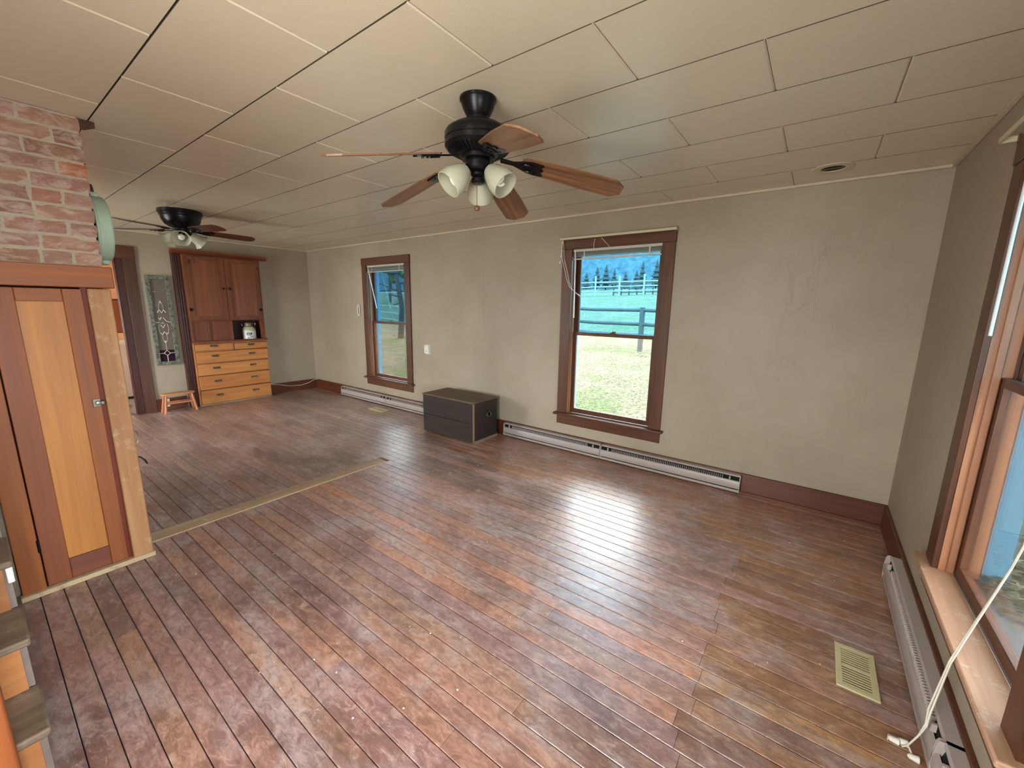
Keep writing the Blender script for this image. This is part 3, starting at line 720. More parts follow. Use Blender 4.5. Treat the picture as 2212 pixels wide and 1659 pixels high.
w_ = MB().tube([(-3.75,-3.305,0.62),(-3.75,-3.27,0.61),(-3.75,-3.25,0.585),(-3.75,-3.243,0.56)], 0.004); obj('wire_hook', w_, M_blk, cu)

# brick chimney above it
ch = thing('brick_chimney', (-4.0, -3.66, 1.71), 'weathered red brick chimney with smeared mortar above the cupboard', 'chimney')
CXf, CYr, CXb, CYl = XF+0.004, -3.305, -4.34, -3.812
obj('mortar_core', B(CXb+0.012, CXf-0.007, CYl, CYr-0.007, 1.711, H-0.002), M_mortar, ch)
brick_cols = [(168,124,106), (176,136,120), (164,122,110), (182,138,120), (178,136,124), (168,128,116), (158,114,98)]
def brick_mesh(w, h):
    """rough brick, face in +x, spans y 0..w, z 0..h, depth 0.05"""
    mb = MB(); ny, nz = max(3, int(w/0.03)), 3; d = 0.006
    for i in range(nz+1):
        for j in range(ny+1):
            e = i in (0, nz) or j in (0, ny)
            x = -d*random.uniform(0.7, 1.3) if e else random.uniform(-0.0025, 0.002)
            mb.v.append((x, w*j/ny + (random.uniform(-0.003, 0.003) if e else 0), h*i/nz + (random.uniform(-0.003, 0.003) if e else 0)))
    id_ = lambda i, j: i*(ny+1)+j
    for i in range(nz):
        for j in range(ny): mb.f.append((id_(i, j), id_(i, j+1), id_(i+1, j+1), id_(i+1, j)))
    ring = [id_(0, j) for j in range(ny)] + [id_(i, ny) for i in range(nz)] + [id_(nz, j) for j in range(ny, 0, -1)] + [id_(i, 0) for i in range(nz, 0, -1)]
    n = len(mb.v)
    for q in ring: x, y, z = mb.v[q]; mb.v.append((-0.05, y, z))
    k = len(ring); mb.f += [(ring[i], n+i, n+(i+1) % k, ring[(i+1) % k]) for i in range(k)]; mb.f.append(tuple(n+i for i in range(k)))
    me = mb.mesh('brick'); me.materials.append(M_brick); return me
bvar = {}
def brick(w, h, loc, rot, c):
    k = (round(w, 3), round(h, 3), random.randint(0, 2))
    if k not in bvar: bvar[k] = brick_mesh(w, h)
    o = bpy.data.objects.new('brick', bvar[k]); col.objects.link(o); o.parent = ch
    o.location = Vector(loc) - Vector(ORG[ch]); o.rotation_euler = (random.uniform(-0.01, 0.01), 0, rot); o.color = rgb(*c)
HC = 0.0727; z = 1.712
for i in range(10):
    y = CYr; first = True; h = 0.060
    y -= 0.0
    while y > CYl+0.04:
        if first: w = 0.098 if i % 2 == 0 else 0.200
        else: w = random.choice([0.20, 0.20, 0.195, 0.098])
        w = min(w, y-CYl); k = random.uniform(0.88, 1.08); c = [q*k for q in random.choice(brick_cols)]
        if i == 6 and first: c = (178,106,74)
        if i == 6 and not first and random.random() < 0.5: c = (182,124,92)
        brick(w, h, (CXf, y-w, z+0.004), 0, c); y -= w+0.012; first = False
    x = CXf-0.052 if i % 2 == 0 else CXf-0.052
    while x > CXb+0.05:       # side face looking +y
        w = min(random.choice([0.2, 0.2, 0.098]), x-CXb); k = random.uniform(0.88, 1.08)
        brick(w, h, (x, CYr, z+0.004), math.pi/2, [q*k for q in random.choice(brick_cols)]); x -= w+0.012
    z += HC
tr_ = MB().prism([(CXf-0.02, CYr, H-0.002), (CXf-0.02, CYr+0.06, H-0.002), (CXf-0.10, CYr+0.03, H-0.002), (CXf-0.10, CYr, H-0.002)], (0, 0, -0.028))
obj('gap_wedge', tr_, W_red('x'), ch)  # dark red block put where the ceiling gap beside the chimney is

# round green tub hanging on the chimney side
tub = thing('green_tub', (-3.89, -3.30, 1.93), 'round mint green enamel tub hung on the side of the chimney', 'tub')
tm = Matrix.Rotation(-math.pi/2, 4, 'X')
obj('bowl', MB().lathe([(0.185,0.012),(0.190,0.016),(0.190,0.022),(0.178,0.026),(0.174,0.075),(0.168,0.082),(0.0005,0.084)], (-3.93, -3.305, 1.935), 40, tm), M_mint, tub)
obj('inner_wall', MB().lathe([(0.180,0.008),(0.172,0.012),(0.168,0.072),(0.0005,0.074)], (-3.93, -3.305, 1.935), 40, tm), M_dark, tub)
hp = [(-3.93+0.035*math.cos(a)-0.0, -3.262, 2.125+0.045*math.sin(a)) for a in [math.pi*q/8 for q in range(9)]]
obj('handle', MB().tube(hp, 0.006), M_nickel, tub)
obj('handle_lug', B(-3.975, -3.885, -3.285, -3.240, 2.098, 2.128), M_mint, tub, bev=0.008)
obj('handle_lug', B(-3.965, -3.895, -3.275, -3.235, 1.738, 1.766), M_mint, tub, bev=0.008)

# ------------------------------------------------------------------ staircase
sr = thing('staircase', (-2.36, -4.25, 0), 'worn wooden staircase rising beside the cupboard', 'staircase')
for i in range(6):
    z = 0.2*(i+1); xf = -2.363-0.226*i
    obj('tread', B(xf-0.262, xf, YB+0.01, -3.815, z-0.028, z), W_tread('y'), sr, bev=0.007)
    obj('riser', B(xf-0.045, xf-0.028, YB+0.01, -3.842, z-0.2, z-0.028), wood('riser_wood', rgb(148,90,44), rgb(178,120,70), 'y', 0.5, dark=rgb(108,62,36)), sr)
    obj('skirt', B(xf-0.262 if i else xf-0.262, xf-0.036, -3.842, -3.826, z-0.2 if i == 0 else z-0.2, z-0.028), plain('grey_skirt', rgb(112,98,92), 0.5, var=0.2), sr)
obj('plaster_chip', B(-2.90, -2.835, -3.835, -3.818, 0.505, 0.572), M_white, sr, bev=0.004)
obj('newel_post', B(-2.345, -2.285, -3.985, -3.884, 0.0, 1.05), W_cup('z'), sr, bev=0.006)
obj('newel_cap', B(-2.36, -2.27, -4.0, -3.87, 1.05, 1.075), W_cup('y'), sr, bev=0.006)
obj('handrail', MB().prism([(-2.34, -3.965, 0.90), (-2.34, -3.905, 0.90), (-2.34, -3.905, 0.96), (-2.34, -3.965, 0.96)], (-1.35, 0, 1.19)), W_cup('x'), sr)

# ------------------------------------------------------------------ wooden chest
cx0, cx1, cy0, cy1, chh = -4.34, -3.515, -0.54, -0.115, 0.484
cs = thing('wooden_chest', ((cx0+cx1)/2, (cy0+cy1)/2, 0), 'old dark wooden chest against the wall between the windows', 'chest')
zb = 0.012
obj('front_board', B(cx0, cx1-0.02, cy0, cy0+0.02, zb, 0.228), W_chest('x'), cs, bev=0.003)
obj('front_board', B(cx0, cx1-0.02, cy0, cy0+0.02, 0.231, chh-0.024), W_chest('x'), cs, bev=0.003)
obj('side_board', B(cx1-0.02, cx1, cy0+0.0, cy1, zb, chh-0.024), W_chest('y'), cs, bev=0.003)
obj('side_board', B(cx0, cx0+0.02, cy0+0.02, cy1, zb, chh-0.024), W_chest('y'), cs, bev=0.003)
obj('back_board', B(cx0+0.02, cx1-0.02, cy1-0.02, cy1, zb, chh-0.024), W_chest('x'), cs)
obj('bottom_board', B(cx0+0.02, cx1-0.02, cy0+0.02, cy1-0.02, zb, zb+0.02), W_chest('x'), cs)
obj('lid', B(cx0-0.006, cx1+0.006, cy0-0.008, cy1, chh-0.022, chh), wood('chest_lid_wood', rgb(84,66,46), rgb(112,92,66), 'x', 0.55, dark=rgb(58,44,32)), cs, bev=0.004)
obj('corner_strip', B(cx1-0.002, cx1+0.004, cy0-0.004, cy0+0.018, zb, chh-0.024), wood('chest_strip', rgb(120,98,76), rgb(150,128,100), 'z', 0.6), cs)
obj('base_strip', B(cx1, cx1+0.008, cy0+0.02, cy1, 0.0, 0.03), wood('chest_strip', rgb(120,98,76), rgb(150,128,100), 'y', 0.6), cs)
for x in (cx0+0.06, cx1-0.10): obj('runner', B(x, x+0.05, cy0+0.03, cy1-0.02, 0, zb), W_chest('y'), cs)
hc = (cx1, (cy0+cy1)/2+0.05, 0.30)
obj('handle_plate', MB().lathe([(0.044,0.0),(0.044,0.004),(0.0005,0.006)], hc, 24, Matrix.Rotation(math.pi/2, 4, 'Y')), M_blk, cs)
obj('handle', MB().tube([(cx1+0.012, hc[1]-0.032, hc[2]+0.012), (cx1+0.020, hc[1]-0.030, hc[2]-0.012), (cx1+0.022, hc[1], hc[2]-0.020), (cx1+0.020, hc[1]+0.030, hc[2]-0.012), (cx1+0.012, hc[1]+0.032, hc[2]+0.012)], 0.006), M_nickel, cs)
obj('handle_cup', MB().tube([(cx1+0.005, hc[1]+0.038*math.cos(a), hc[2]+0.032*math.sin(a)) for a in [2*math.pi*q/20 for q in range(21)]], 0.006), M_nickel, cs)

# ------------------------------------------------------------------ baseboard heaters
def heater(P, s0, s1, label, end0=True, end1=True, z0=0.012, axn='x'):
    hh = 0.162
    h = thing('baseboard_heater', P((s0+s1)/2, 0.02, 0), label, 'heater', None)
    def pr(prof, a, b):
        p0 = [P(a, n, z) for n, z in prof]; v = Vector(P(b, 0, 0)) - Vector(P(a, 0, 0)); return MB().prism(p0, v)
    D = 0.020
    obj('back_plate', pr([(D,z0),(D+0.006,z0),(D+0.006,hh-0.006),(D,hh-0.006)], s0, s1), M_heat, h)
    obj('top_hood', pr([(D,hh-0.006),(D,hh),(D+0.040,hh),(D+0.046,hh-0.004),(D+0.046,hh-0.012),(D+0.043,hh-0.012),(D+0.041,hh-0.006)], s0, s1), M_heat, h)
    obj('front_cover', pr([(D+0.052,hh-0.046),(D+0.062,hh-0.050),(D+0.066,hh-0.060),(D+0.066,0.062),(D+0.058,0.046),(D+0.052,0.046),(D+0.060,0.062),(D+0.060,hh-0.058)], s0, s1), M_heat, h)
    obj('bottom_lip', pr([(D,z0),(D,z0+0.004),(D+0.050,z0+0.004),(D+0.058,z0+0.012),(D+0.058,z0+0.026),(D+0.062,z0+0.026),(D+0.062,z0+0.008),(D+0.052,z0)], s0, s1), M_heat, h)
    obj('slot_shade', pr([(D+0.008,0.022),(D+0.048,0.022),(D+0.048,0.098),(D+0.036,hh-0.012),(D+0.008,hh-0.012)], s0+0.006, s1-0.006), M_void, h)  # black filler stands in for the shade inside the slot
    fm = MB(); n = int((s1-s0-0.24)/0.0165)
    for i in range(n):
        s = s0+0.12+i*0.0165; p = P(s, D+0.040, hh-0.050); q = P(s+0.004, D+0.056, hh-0.020); fm.box(p[0], q[0], p[1], q[1], p[2], q[2])
    fo = obj('grille_fins', fm, M_heat, h); fo['kind'] = 'stuff'
    for a, b in ((s0, s0+0.005), (s1-0.005, s1)):
        obj('end_cap', pr([(D,z0),(D+0.055,z0),(D+0.064,z0+0.014),(D+0.067,0.06),(D+0.066,hh-0.055),(D+0.062,hh-0.012),(D+0.056,hh),(D,hh)], a, b), M_heat, h)
    for a, b in ((s0+0.075, s0+0.085), (s1-0.085, s1-0.075)):
        obj('grille_end', pr([(D+0.046,hh-0.046),(D+0.062,hh-0.046),(D+0.062,hh-0.016),(D+0.046,hh-0.016)], a, b), M_heat, h)
    return h
QL = lambda s, n, z: (s, -n, z)
QR = lambda s, n, z: (-n, s, z)
heater(QL, -3.44, -2.195, 'white baseboard heater section touching the wooden chest end')
heater(QL, -2.190, -0.925, 'white baseboard heater section ending at the bare dark baseboard')
heater(QL, -6.95, -5.725, 'white baseboard heater section below the window nearest the cabinet')
heater(QL, -5.720, -4.50, 'white baseboard heater section running behind the wooden chest')
heater(QR, -2.075, -0.80, 'white baseboard heater section below the close window by the floor register', axn='y')
heater(QR, -3.34, -2.080, 'white baseboard heater section carrying on past the close window', axn='y')

# floor registers
def register(x0, x1, y0, y1, along, label):
    r = thing('floor_register', ((x0+x1)/2, (y0+y1)/2, 0), label, 'floor vent')
    M = plain('register_enamel', rgb(196,186,144), 0.4, var=0.06); m = 0.022; z = 0.0005; h = 0.009
    fr = MB(); fr.box(x0, x1, y0, y0+m, z, h); fr.box(x0, x1, y1-m, y1, z, h); fr.box(x0, x0+m, y0+m, y1-m, z, h); fr.box(x1-m, x1, y0+m, y1-m, z, h)
    obj('frame', fr, M, r, bev=0.002)
    obj('duct_shade', B(x0+m, x1-m, y0+m, y1-m, z, 0.0012), M_void, r)  # black sheet stands in for the shade below the louvres
    if along == 'y':
        n = 16; L = y1-y0-2*m
        for i in range(n): a = y0+m+L*(i+0.30)/n; obj('louvre', B(x0+m, x1-m, a, a+L/n*0.40, 0.005, 0.0085), M, r)
        obj('bar', B(x0+m, x1-m, (y0+y1)/2-0.005, (y0+y1)/2+0.005, 0.002, 0.009), M, r)
    else:
        n = 20; L = x1-x0-2*m
        for i in range(n): a = x0+m+L*(i+0.3)/n; obj('louvre', B(a, a+L/n*0.45, y0+m, y1-m, 0.002, 0.0055), M, r)
register(-0.318, -0.177, -1.830, -1.550, 'y', 'cream metal floor register beside the close wall heater')
register(-5.80, -5.47, -0.345, -0.205, 'x', 'pale floor register before the heater near the wooden chest')

# ------------------------------------------------------------------ ceiling fans
def bladeM(L, w0, w1, mat):
    mb = MB(); th = 0.006
    out = [(0.0, -w0*0.30), (0.02, -w0*0.5), (L*0.55, -w1*0.5), (L-0.045, -w1*0.5), (L-0.03, -w1*0.43), (L, -w1*0.22), (L, w1*0.22), (L-0.03, w1*0.43), (L-0.045, w1*0.5), (L*0.55, w1*0.5), (0.02, w0*0.5), (0.0, w0*0.30)]
    mb.prism([(x, y, 0) for x, y in out], (0, 0, th)); me = mb.mesh('blade'); me.materials.append(mat); return me
def ironM():
    mb = MB()
    mb.prism([(0.0,-0.014,0.0),(0.06,-0.012,0.0),(0.10,-0.03,0.0),(0.15,-0.046,0.0),(0.20,-0.04,0.0),(0.185,-0.012,0.0),(0.20,0.0,0.0),(0.185,0.012,0.0),(0.20,0.04,0.0),(0.15,0.046,0.0),(0.10,0.03,0.0),(0.06,0.012,0.0),(0.0,0.014,0.0)], (0,0,-0.007))
    mb.tube([(0.125+0.026*math.cos(a), 0.026*math.sin(a), -0.009) for a in [2*math.pi*q/18 for q in range(19)]], 0.005, 6)
    for x, y in ((0.105, 0), (0.16, 0.03), (0.16, -0.03)): mb.lathe([(0.006,-0.013),(0.006,-0.007)], (x, y, 0), 8, close=True)
    me = mb.mesh('blade_iron'); me.materials.append(M_bronze); return me
IRON = ironM()
def fan(c, angs, zroot, ztip, rtip, rroot, pitch, bmat, label, style):
    f = thing('ceiling_fan', (c[0], c[1], H), label, 'ceiling fan')
    cx, cy = c
    if style == 1:
        obj('canopy', MB().lathe([(0.082,2.44),(0.082,2.430),(0.076,2.424),(0.070,2.402),(0.054,2.372),(0.046,2.362),(0.046,2.352),(0.035,2.345),(0.0005,2.343)], (cx, cy, 0), 40), M_bronze, f)
        obj('hanger_ball', MB().lathe([(0.0005,2.352),(0.022,2.35),(0.034,2.342),(0.034,2.334),(0.02,2.328),(0.016,2.32)], (cx, cy, 0), 24), M_blk, f)
        obj('motor_housing', MB().lathe([(0.0005,2.335),(0.06,2.334),(0.115,2.322),(0.142,2.305),(0.150,2.292),(0.150,2.268),(0.147,2.264),(0.150,2.260),(0.150,2.240),(0.142,2.232),(0.085,2.205),(0.06,2.203),(0.0005,2.202)], (cx, cy, 0), 56), M_bronze, f)
        vt = MB()
        for k in range(40):
            a = 2*math.pi*k/40; p = [(cx+r*math.cos(a+s), cy+r*math.sin(a+s), z) for r, z, s in ((0.138,2.2285,-0.02),(0.138,2.2285,0.02),(0.095,2.2085,0.03),(0.095,2.2085,-0.03))]
            vt.prism(p, (0, 0, -0.004))
        o = obj('vent_ribs', vt, M_blk, f); o['kind'] = 'stuff'
        obj('hub', MB().lathe([(0.0005,2.206),(0.075,2.205),(0.075,2.188),(0.0005,2.187)], (cx, cy, 0), 32), M_blk, f)
        obj('switch_housing', MB().lathe([(0.035,2.19),(0.055,2.186),(0.058,2.176),(0.055,2.150),(0.048,2.142),(0.03,2.138),(0.0005,2.137)], (cx, cy, 0), 32), M_bronze, f)
        obj('fitter', MB().lathe([(0.025,2.14),(0.034,2.132),(0.034,2.122),(0.018,2.116),(0.031,2.108),(0.033,2.096),(0.026,2.088),(0.0005,2.085)], (cx, cy, 0), 28), M_bronze, f)
        pc = obj('pull_chain', MB().tube([(cx+0.01, cy-0.02, 2.10), (cx+0.01, cy-0.02, 1.99)], 0.0018, 6), M_brass, f)
        obj('chain_bob', MB().lathe([(0.0005,1.965),(0.010,1.968),(0.014,1.978),(0.010,1.988),(0.0005,1.992)], (cx+0.01, cy-0.02, 0), 16), M_bladeL, pc)
        sh = [(126.5, 48), (246.5, 48), (6.5, 48)]; prof = [(0.020,0.0),(0.030,0.004),(0.046,0.03),(0.058,0.065),(0.064,0.095),(0.062,0.118),(0.060,0.120)]
        zs, r0s, rf = 2.150, 0.050, None
    else:
        obj('motor_housing', MB().lathe([(0.182,2.44),(0.186,2.430),(0.186,2.408),(0.176,2.402),(0.176,2.385),(0.168,2.378),(0.162,2.345),(0.140,2.305),(0.105,2.280),(0.07,2.268),(0.0005,2.266)], (cx, cy, 0), 48), M_bronze, f)
        obj('hub', MB().lathe([(0.0005,2.27),(0.06,2.268),(0.06,2.238),(0.0005,2.236)], (cx, cy, 0), 28), M_blk, f)
        obj('fitter', MB().lathe([(0.045,2.24),(0.05,2.232),(0.046,2.206),(0.03,2.196),(0.0005,2.194)], (cx, cy, 0), 28), M_bronze, f)
        sh = [(-22, 58), (98, 58), (218, 58)]; prof = [(0.020,0.0),(0.034,0.006),(0.046,0.03),(0.050,0.060),(0.056,0.085),(0.074,0.110),(0.082,0.118)]
        zs, r0s = 2.222, 0.055
        rf = lambda r, i, a: r*(1+(0.05 if i == 6 else 0.025 if i == 5 else 0)*math.cos(6*a))
    BM = bladeM(rtip-rroot, 0.112, 0.140, bmat)
    for k, a in enumerate(angs):
        a = math.radians(a); dz = math.atan2(zroot-ztip, rtip-rroot)
        rot = Matrix.Rotation(a, 4, 'Z') @ Matrix.Rotation(dz, 4, 'Y') @ Matrix.Rotation(pitch, 4, 'X')
        b = bpy.data.objects.new('blade', BM); col.objects.link(b); b.parent = f
        b.matrix_local = Matrix.Translation((rroot*math.cos(a), rroot*math.sin(a), zroot-H)) @ rot
        ORG[b] = (0,0,0)
        ir = bpy.data.objects.new('blade_iron', IRON); col.objects.link(ir); ir.parent = b
        ir.location = (-0.10, 0, -0.001)
    for az, tilt in sh:
        a = math.radians(az); ti = math.radians(tilt)
        d = Vector((math.cos(a)*math.sin(ti), math.sin(a)*math.sin(ti), -math.cos(ti)))
        base = Vector((cx+r0s*math.cos(a), cy+r0s*math.sin(a), zs))
        mt = d.to_track_quat('Z', 'Y').to_matrix().to_4x4()
        ext = MB().tube([(cx+0.02*math.cos(a), cy+0.02*math.sin(a), zs+0.008), tuple(base), tuple(base+d*0.022)], [0.012, 0.016, 0.026], 14)
        obj('light_arm', ext, M_bronze, f)
        p2 = [(r, q) for r, q in prof] + [(r-0.003, q-0.001) for r, q in reversed(prof[1:])]
        shd = obj('lamp_shade', MB().lathe(p2, tuple(base+d*0.012), 36, mt, rfun=(lambda r, i, an: (rf(r, min(i, 12-i), an) if rf else r))), M_shade, f)
        if style == 1:
            bp = []; N = 60
            for q in range(N+1):
                tt = q/N; an = tt*3*2*math.pi; bp.append(tuple(base + d*0.0 + (mt @ Vector((0.019*math.cos(an), 0.019*math.sin(an), 0.05+0.055*tt)))))
            obj('bulb', MB().tube(bp, 0.0062, 8), M_bulb, shd)
        else:
            obj('bulb', MB().lathe([(0.012,0.02),(0.016,0.05),(0.028,0.075),(0.030,0.09),(0.022,0.106),(0.0005,0.112)], tuple(base+d*0.012), 20, mt), M_bulb, shd)
    return f
fan((-1.9, -2.29), [-107, -179, 109, 37, -35], 2.172, 2.064, 0.674, 0.20, math.radians(-13), M_bladeL, 'black ceiling fan with oak blades and three frosted lights', 1)
fan((-5.91, -2.31), [12, 84, 156, 228, 300], 2.250, 2.236, 0.65, 0.17, math.radians(-13), M_bladeD, 'low black ceiling fan with dark red blades before the cabinet', 2)

# round ceiling fixture
rv = thing('ceiling_speaker', (-0.61, -0.325, H), 'round ceiling plate with a dark opening in the corner', 'ceiling plate')
obj('ring', MB().lathe([(0.062,H-0.001),(0.064,H-0.007),(0.085,H-0.009),(0.108,H-0.006),(0.112,H-0.0005)], (-0.61,-0.325,0), 40), M_trim, rv)
obj('opening', MB().lathe([(0.064,H-0.002),(0.0005,H-0.0025)], (-0.61,-0.325,0), 32), M_dark, rv)
obj('damper', B(-0.665, -0.555, -0.335, -0.318, H-0.006, H-0.003), M_brass, rv)

# ------------------------------------------------------------------ window dressings
def blind(P, a, b, label, wand, sag=0.0):
    bl = thing('window_blind', P((a+b)/2, 0.01, 2.0), label, 'blind')
    def bx(s0, s1, n0, n1, z0, z1):
        p = P(s0, n0, z0); q = P(s1, n1, z1); return B(p[0], q[0], p[1], q[1], p[2], q[2])
    obj('headrail', bx(a+0.004, b-0.004, -0.004, 0.022, 2.084, 2.109), M_slat, bl, bev=0.002)
    for i in range(9):
        z = 2.076-0.0055*i; dz = sag*math.sin(i)*0.002
        pts = [P(a+0.008, -0.004, z+dz), P(a+0.008, 0.021, z+dz+0.002), P(a+0.008, 0.021, z+dz+0.003), P(a+0.008, 0.008, z+dz+0.0045), P(a+0.008, -0.004, z+dz+0.001)]
        v = Vector(P(b-0.008, 0, sag*0.004)) - Vector(P(a+0.008, 0, 0)); obj('slat', MB().prism(pts, v), M_slat, bl)
    obj('bottom_rail', bx(a+0.006, b-0.006, -0.003, 0.02, 2.008, 2.022), M_slat, bl, bev=0.003)
    for s in (a+0.12, b-0.12): obj('ladder_tape', bx(s, s+0.012, -0.007, -0.005, 2.005, 2.085), M_slat, bl)
    if wand: obj('wand', MB().tube([P(*q) for q in wand], 0.006, 8), plain('wand_plastic', rgb(222,224,220), 0.2, var=0.01), bl)
    return bl
b2 = blind(PL, *WINS_BACK[1], 'raised pale slatted blind in the window above the paired heaters', [(-2.606,-0.012,2.09),(-2.602,-0.014,1.9),(-2.593,-0.014,1.43)])
for pts in ([(-2.742,2.20),(-2.748,2.111),(-2.74,2.02),(-2.706,1.91),(-2.681,1.824),(-2.642,1.738),(-2.569,1.682),(-2.512,1.652),(-2.506,1.609)],
            [(-2.735,2.20),(-2.727,2.127),(-2.718,2.019),(-2.677,1.897),(-2.648,1.787),(-2.613,1.719),(-2.562,1.676),(-2.511,1.639)],
            [(-2.748,2.19),(-2.752,2.10),(-2.752,2.03)]):
    obj('cord', MB().tube([(s, -0.040, z) for s, z in pts], 0.0028, 6), M_cord, b2)
for s, z in ((-2.750, 2.035), (-2.760, 1.975)):
    obj('tassel', MB().lathe([(0.002,0.03),(0.006,0.02),(0.011,0.0),(0.0005,-0.002)], (s, -0.045, z), 12), M_white, b2)
for pts in ([(-2.387,2.193),(-2.398,2.151),(-2.399,2.100)], [(-2.321,2.193),(-2.277,2.148),(-2.232,2.105)]): obj('cord', MB().tube([(s, -0.034, z) for s, z in pts], 0.0025, 6), M_cord, b2)
blind(PL, *WINS_BACK[0], 'raised pale slatted blind in the window nearest the cabinet', [(-6.108,-0.012,2.07),(-6.09,-0.014,1.98),(-5.93,-0.02,1.48)], 1.0)
b3 = blind(PR, *WIN_RIGHT[0], 'raised pale slatted blind in the close window', [(-1.375,-0.012,2.09),(-1.372,-0.013,1.85),(-1.374,-0.013,1.45)])
for dx in (0.0, 0.012):
    cp = [(-0.01,-2.16-dx,2.05),(-0.02,-2.15-dx,1.5),(-0.03,-2.126,0.903),(-0.035,-2.106,0.819),(-0.066,-2.03+dx*0.6,0.50),(-0.075,-2.008+dx,0.40),(-0.098,-2.03+dx*2,0.20),(-0.104,-2.05+dx,0.165),(-0.112,-2.03,0.10),(-0.125,-2.01,0.03),(-0.135+dx*2,-2.0-dx*2,0.006)]
    obj('cord', MB().tube(cp, 0.0028, 6), M_cord, b3)
obj('cord', MB().tube([(-0.135,-2.0,0.006),(-0.15,-1.97,0.006),(-0.17,-1.975,0.006),(-0.175,-2.0,0.006)], 0.0025, 6), M_cord, b3)
for x, y in ((-0.175,-1.995), (-0.128,-2.035), (-0.150,-1.985)):
    obj('tassel', MB().lathe([(0.003,0.0),(0.009,0.006),(0.012,0.03),(0.0005,0.032)], (x, y, 0.012), 12, Matrix.Rotation(math.pi/2, 4, 'Y')), M_white, b3)

def rod(P, s0, s1, zz, label):
    r = thing('curtain_rod', P((s0+s1)/2, -0.05, zz), label, 'curtain rod')
    def bx(a, b, n0, n1, z0, z1):
        p = P(a, n0, z0); q = P(b, n1, z1); return B(p[0], q[0], p[1], q[1], p[2], q[2])
    obj('rod', bx(s0, s1, -0.078, -0.070, zz-0.010, zz+0.012), M_cream, r, bev=0.003)
    for s in (s0, s1-0.008): obj('return', bx(s, s+0.008, -0.074, -0.026, zz-0.010, zz+0.012), M_cream, r, bev=0.002)
    for s in (s0+0.01, s1-0.03): obj('bracket', bx(s, s+0.02, -0.030, -0.026, zz-0.02, zz+0.012), M_brass, r)
rod(PL, -2.755, -1.620, 2.207, 'cream curtain rod across the window above the paired heaters')
rod(PR, -2.36, -1.226, 2.212, 'cream curtain rod across the close window')

# small wall fittings
th_ = thing('thermostat', (-4.835, 0, 0.93), 'small white thermostat on the wall above the wooden chest', 'thermostat')
obj('base', B(-4.885, -4.785, -0.008, 0, 0.875, 1.0), M_white, th_, bev=0.003)
obj('cover', MB().prism([(-4.878,-0.008,0.885),(-4.792,-0.008,0.885),(-4.792,-0.008,0.992),(-4.878,-0.008,0.992)], (0,-0.028,0)), M_white, th_, bev=0.010)
obj('dial', MB().lathe([(0.014,0.0),(0.014,0.008),(0.0005,0.010)], (-4.835,-0.036,0.915), 16, Matrix.Rotation(math.pi/2, 4, 'X')), M_cream, th_)
hk = thing('wall_hook', (-6.41, 0, 1.44), 'white looped plastic hook on the wall beside the window', 'hook')
obj('loop', MB().tube([(-6.41+0.026*math.cos(a), -0.014, 1.44+0.085*math.copysign(abs(math.sin(a))**0.5, math.sin(a))) for a in [2*math.pi*q/28 for q in range(29)]], 0.008, 8), M_white, hk)
obj('base', B(-6.425, -6.395, -0.012, 0, 1.345, 1.375), M_white, hk, bev=0.003)

# ------------------------------------------------------------------ outside
def gz(x, y): return -0.45 + (0.083*max(y, 0) if y < 60 else 0.083*60+0.03*(y-60))
gm = MB(); xs = [-140+4*i for i in range(55)]; yy = [-40, -20, -8, -2] + [0.5*i for i in range(0, 12)] + [6+2*i for i in range(0, 30)] + [70, 90, 120]
for y in yy:
    for x in xs: gm.v.append((x, y, gz(x, y) + (0.05*math.sin(x*0.7)*math.sin(y*0.5) if y > 4 else 0)))
n = len(xs)
for i in range(len(yy)-1):
    for j in range(n-1): gm.f.append((i*n+j, i*n+j+1, (i+1)*n+j+1, (i+1)*n+j))
shell('ground', 'pale grass field outside the windows', gm, M_grass)
hm = MB(); N = 40
for i in range(9):
    for j in range(N+1):
        x = -260+8*j; y = 120+14*i
        z = 7+ (62*math.sin(min(1, i/6)*math.pi/2))*(0.75+0.35*math.sin(j*0.31+1.2)+0.12*math.sin(j*0.9)) - (0 if i else 8)
        hm.v.append((x, y, z))
for i in range(8):
    for j in range(N): hm.f.append((i*(N+1)+j, i*(N+1)+j+1, (i+1)*(N+1)+j+1, (i+1)*(N+1)+j))
shell('hill', 'hazy blue forested hill behind the field', hm, M_hill)

def fence(name, label, pts, hpost, rails, rr_, mat, grp=None):
    f = thing(name, (pts[0][0], pts[0][1], gz(*pts[0])), label, 'fence', grp)
    for x, y in pts: obj('post', MB().tube([(x, y, gz(x, y)-0.1), (x, y, gz(x, y)+hpost*random.uniform(0.95, 1.05))], rr_*1.5, 8), mat, f)
    for (xa, ya), (xb, yb) in zip(pts[:-1], pts[1:]):
        for h in rails:
            obj('rail', MB().tube([(xa, ya, gz(xa, ya)+h), ((xa+xb)/2, (ya+yb)/2, (gz(xa, ya)+gz(xb, yb))/2+h-0.03), (xb, yb, gz(xb, yb)+h)], rr_, 8), mat, f)
    return f
fence('rail_fence', 'grey round rail fence crossing the grass outside', [(-15.5, 10.6), (-11.6, 9.6), (-8.2, 9.0), (-4.82, 8.45), (-1.5, 8.1), (2, 8.0)], 1.30, (0.48, 0.82, 1.24), 0.055, M_fence)
fence('corral_fence', 'pale corral fence in front of the distant trees', [(-26+2.4*i, 37.5+1.05*i) for i in range(6)], 2.2, (0.5, 1.0, 1.5), 0.07, M_pale)
fence('corral_gate', 'row of dark upright corral posts before the trees', [(-19.8+0.8*i, 41.5+0.3*i) for i in range(8)], 1.7, (0.3, 1.3), 0.06, M_fence)
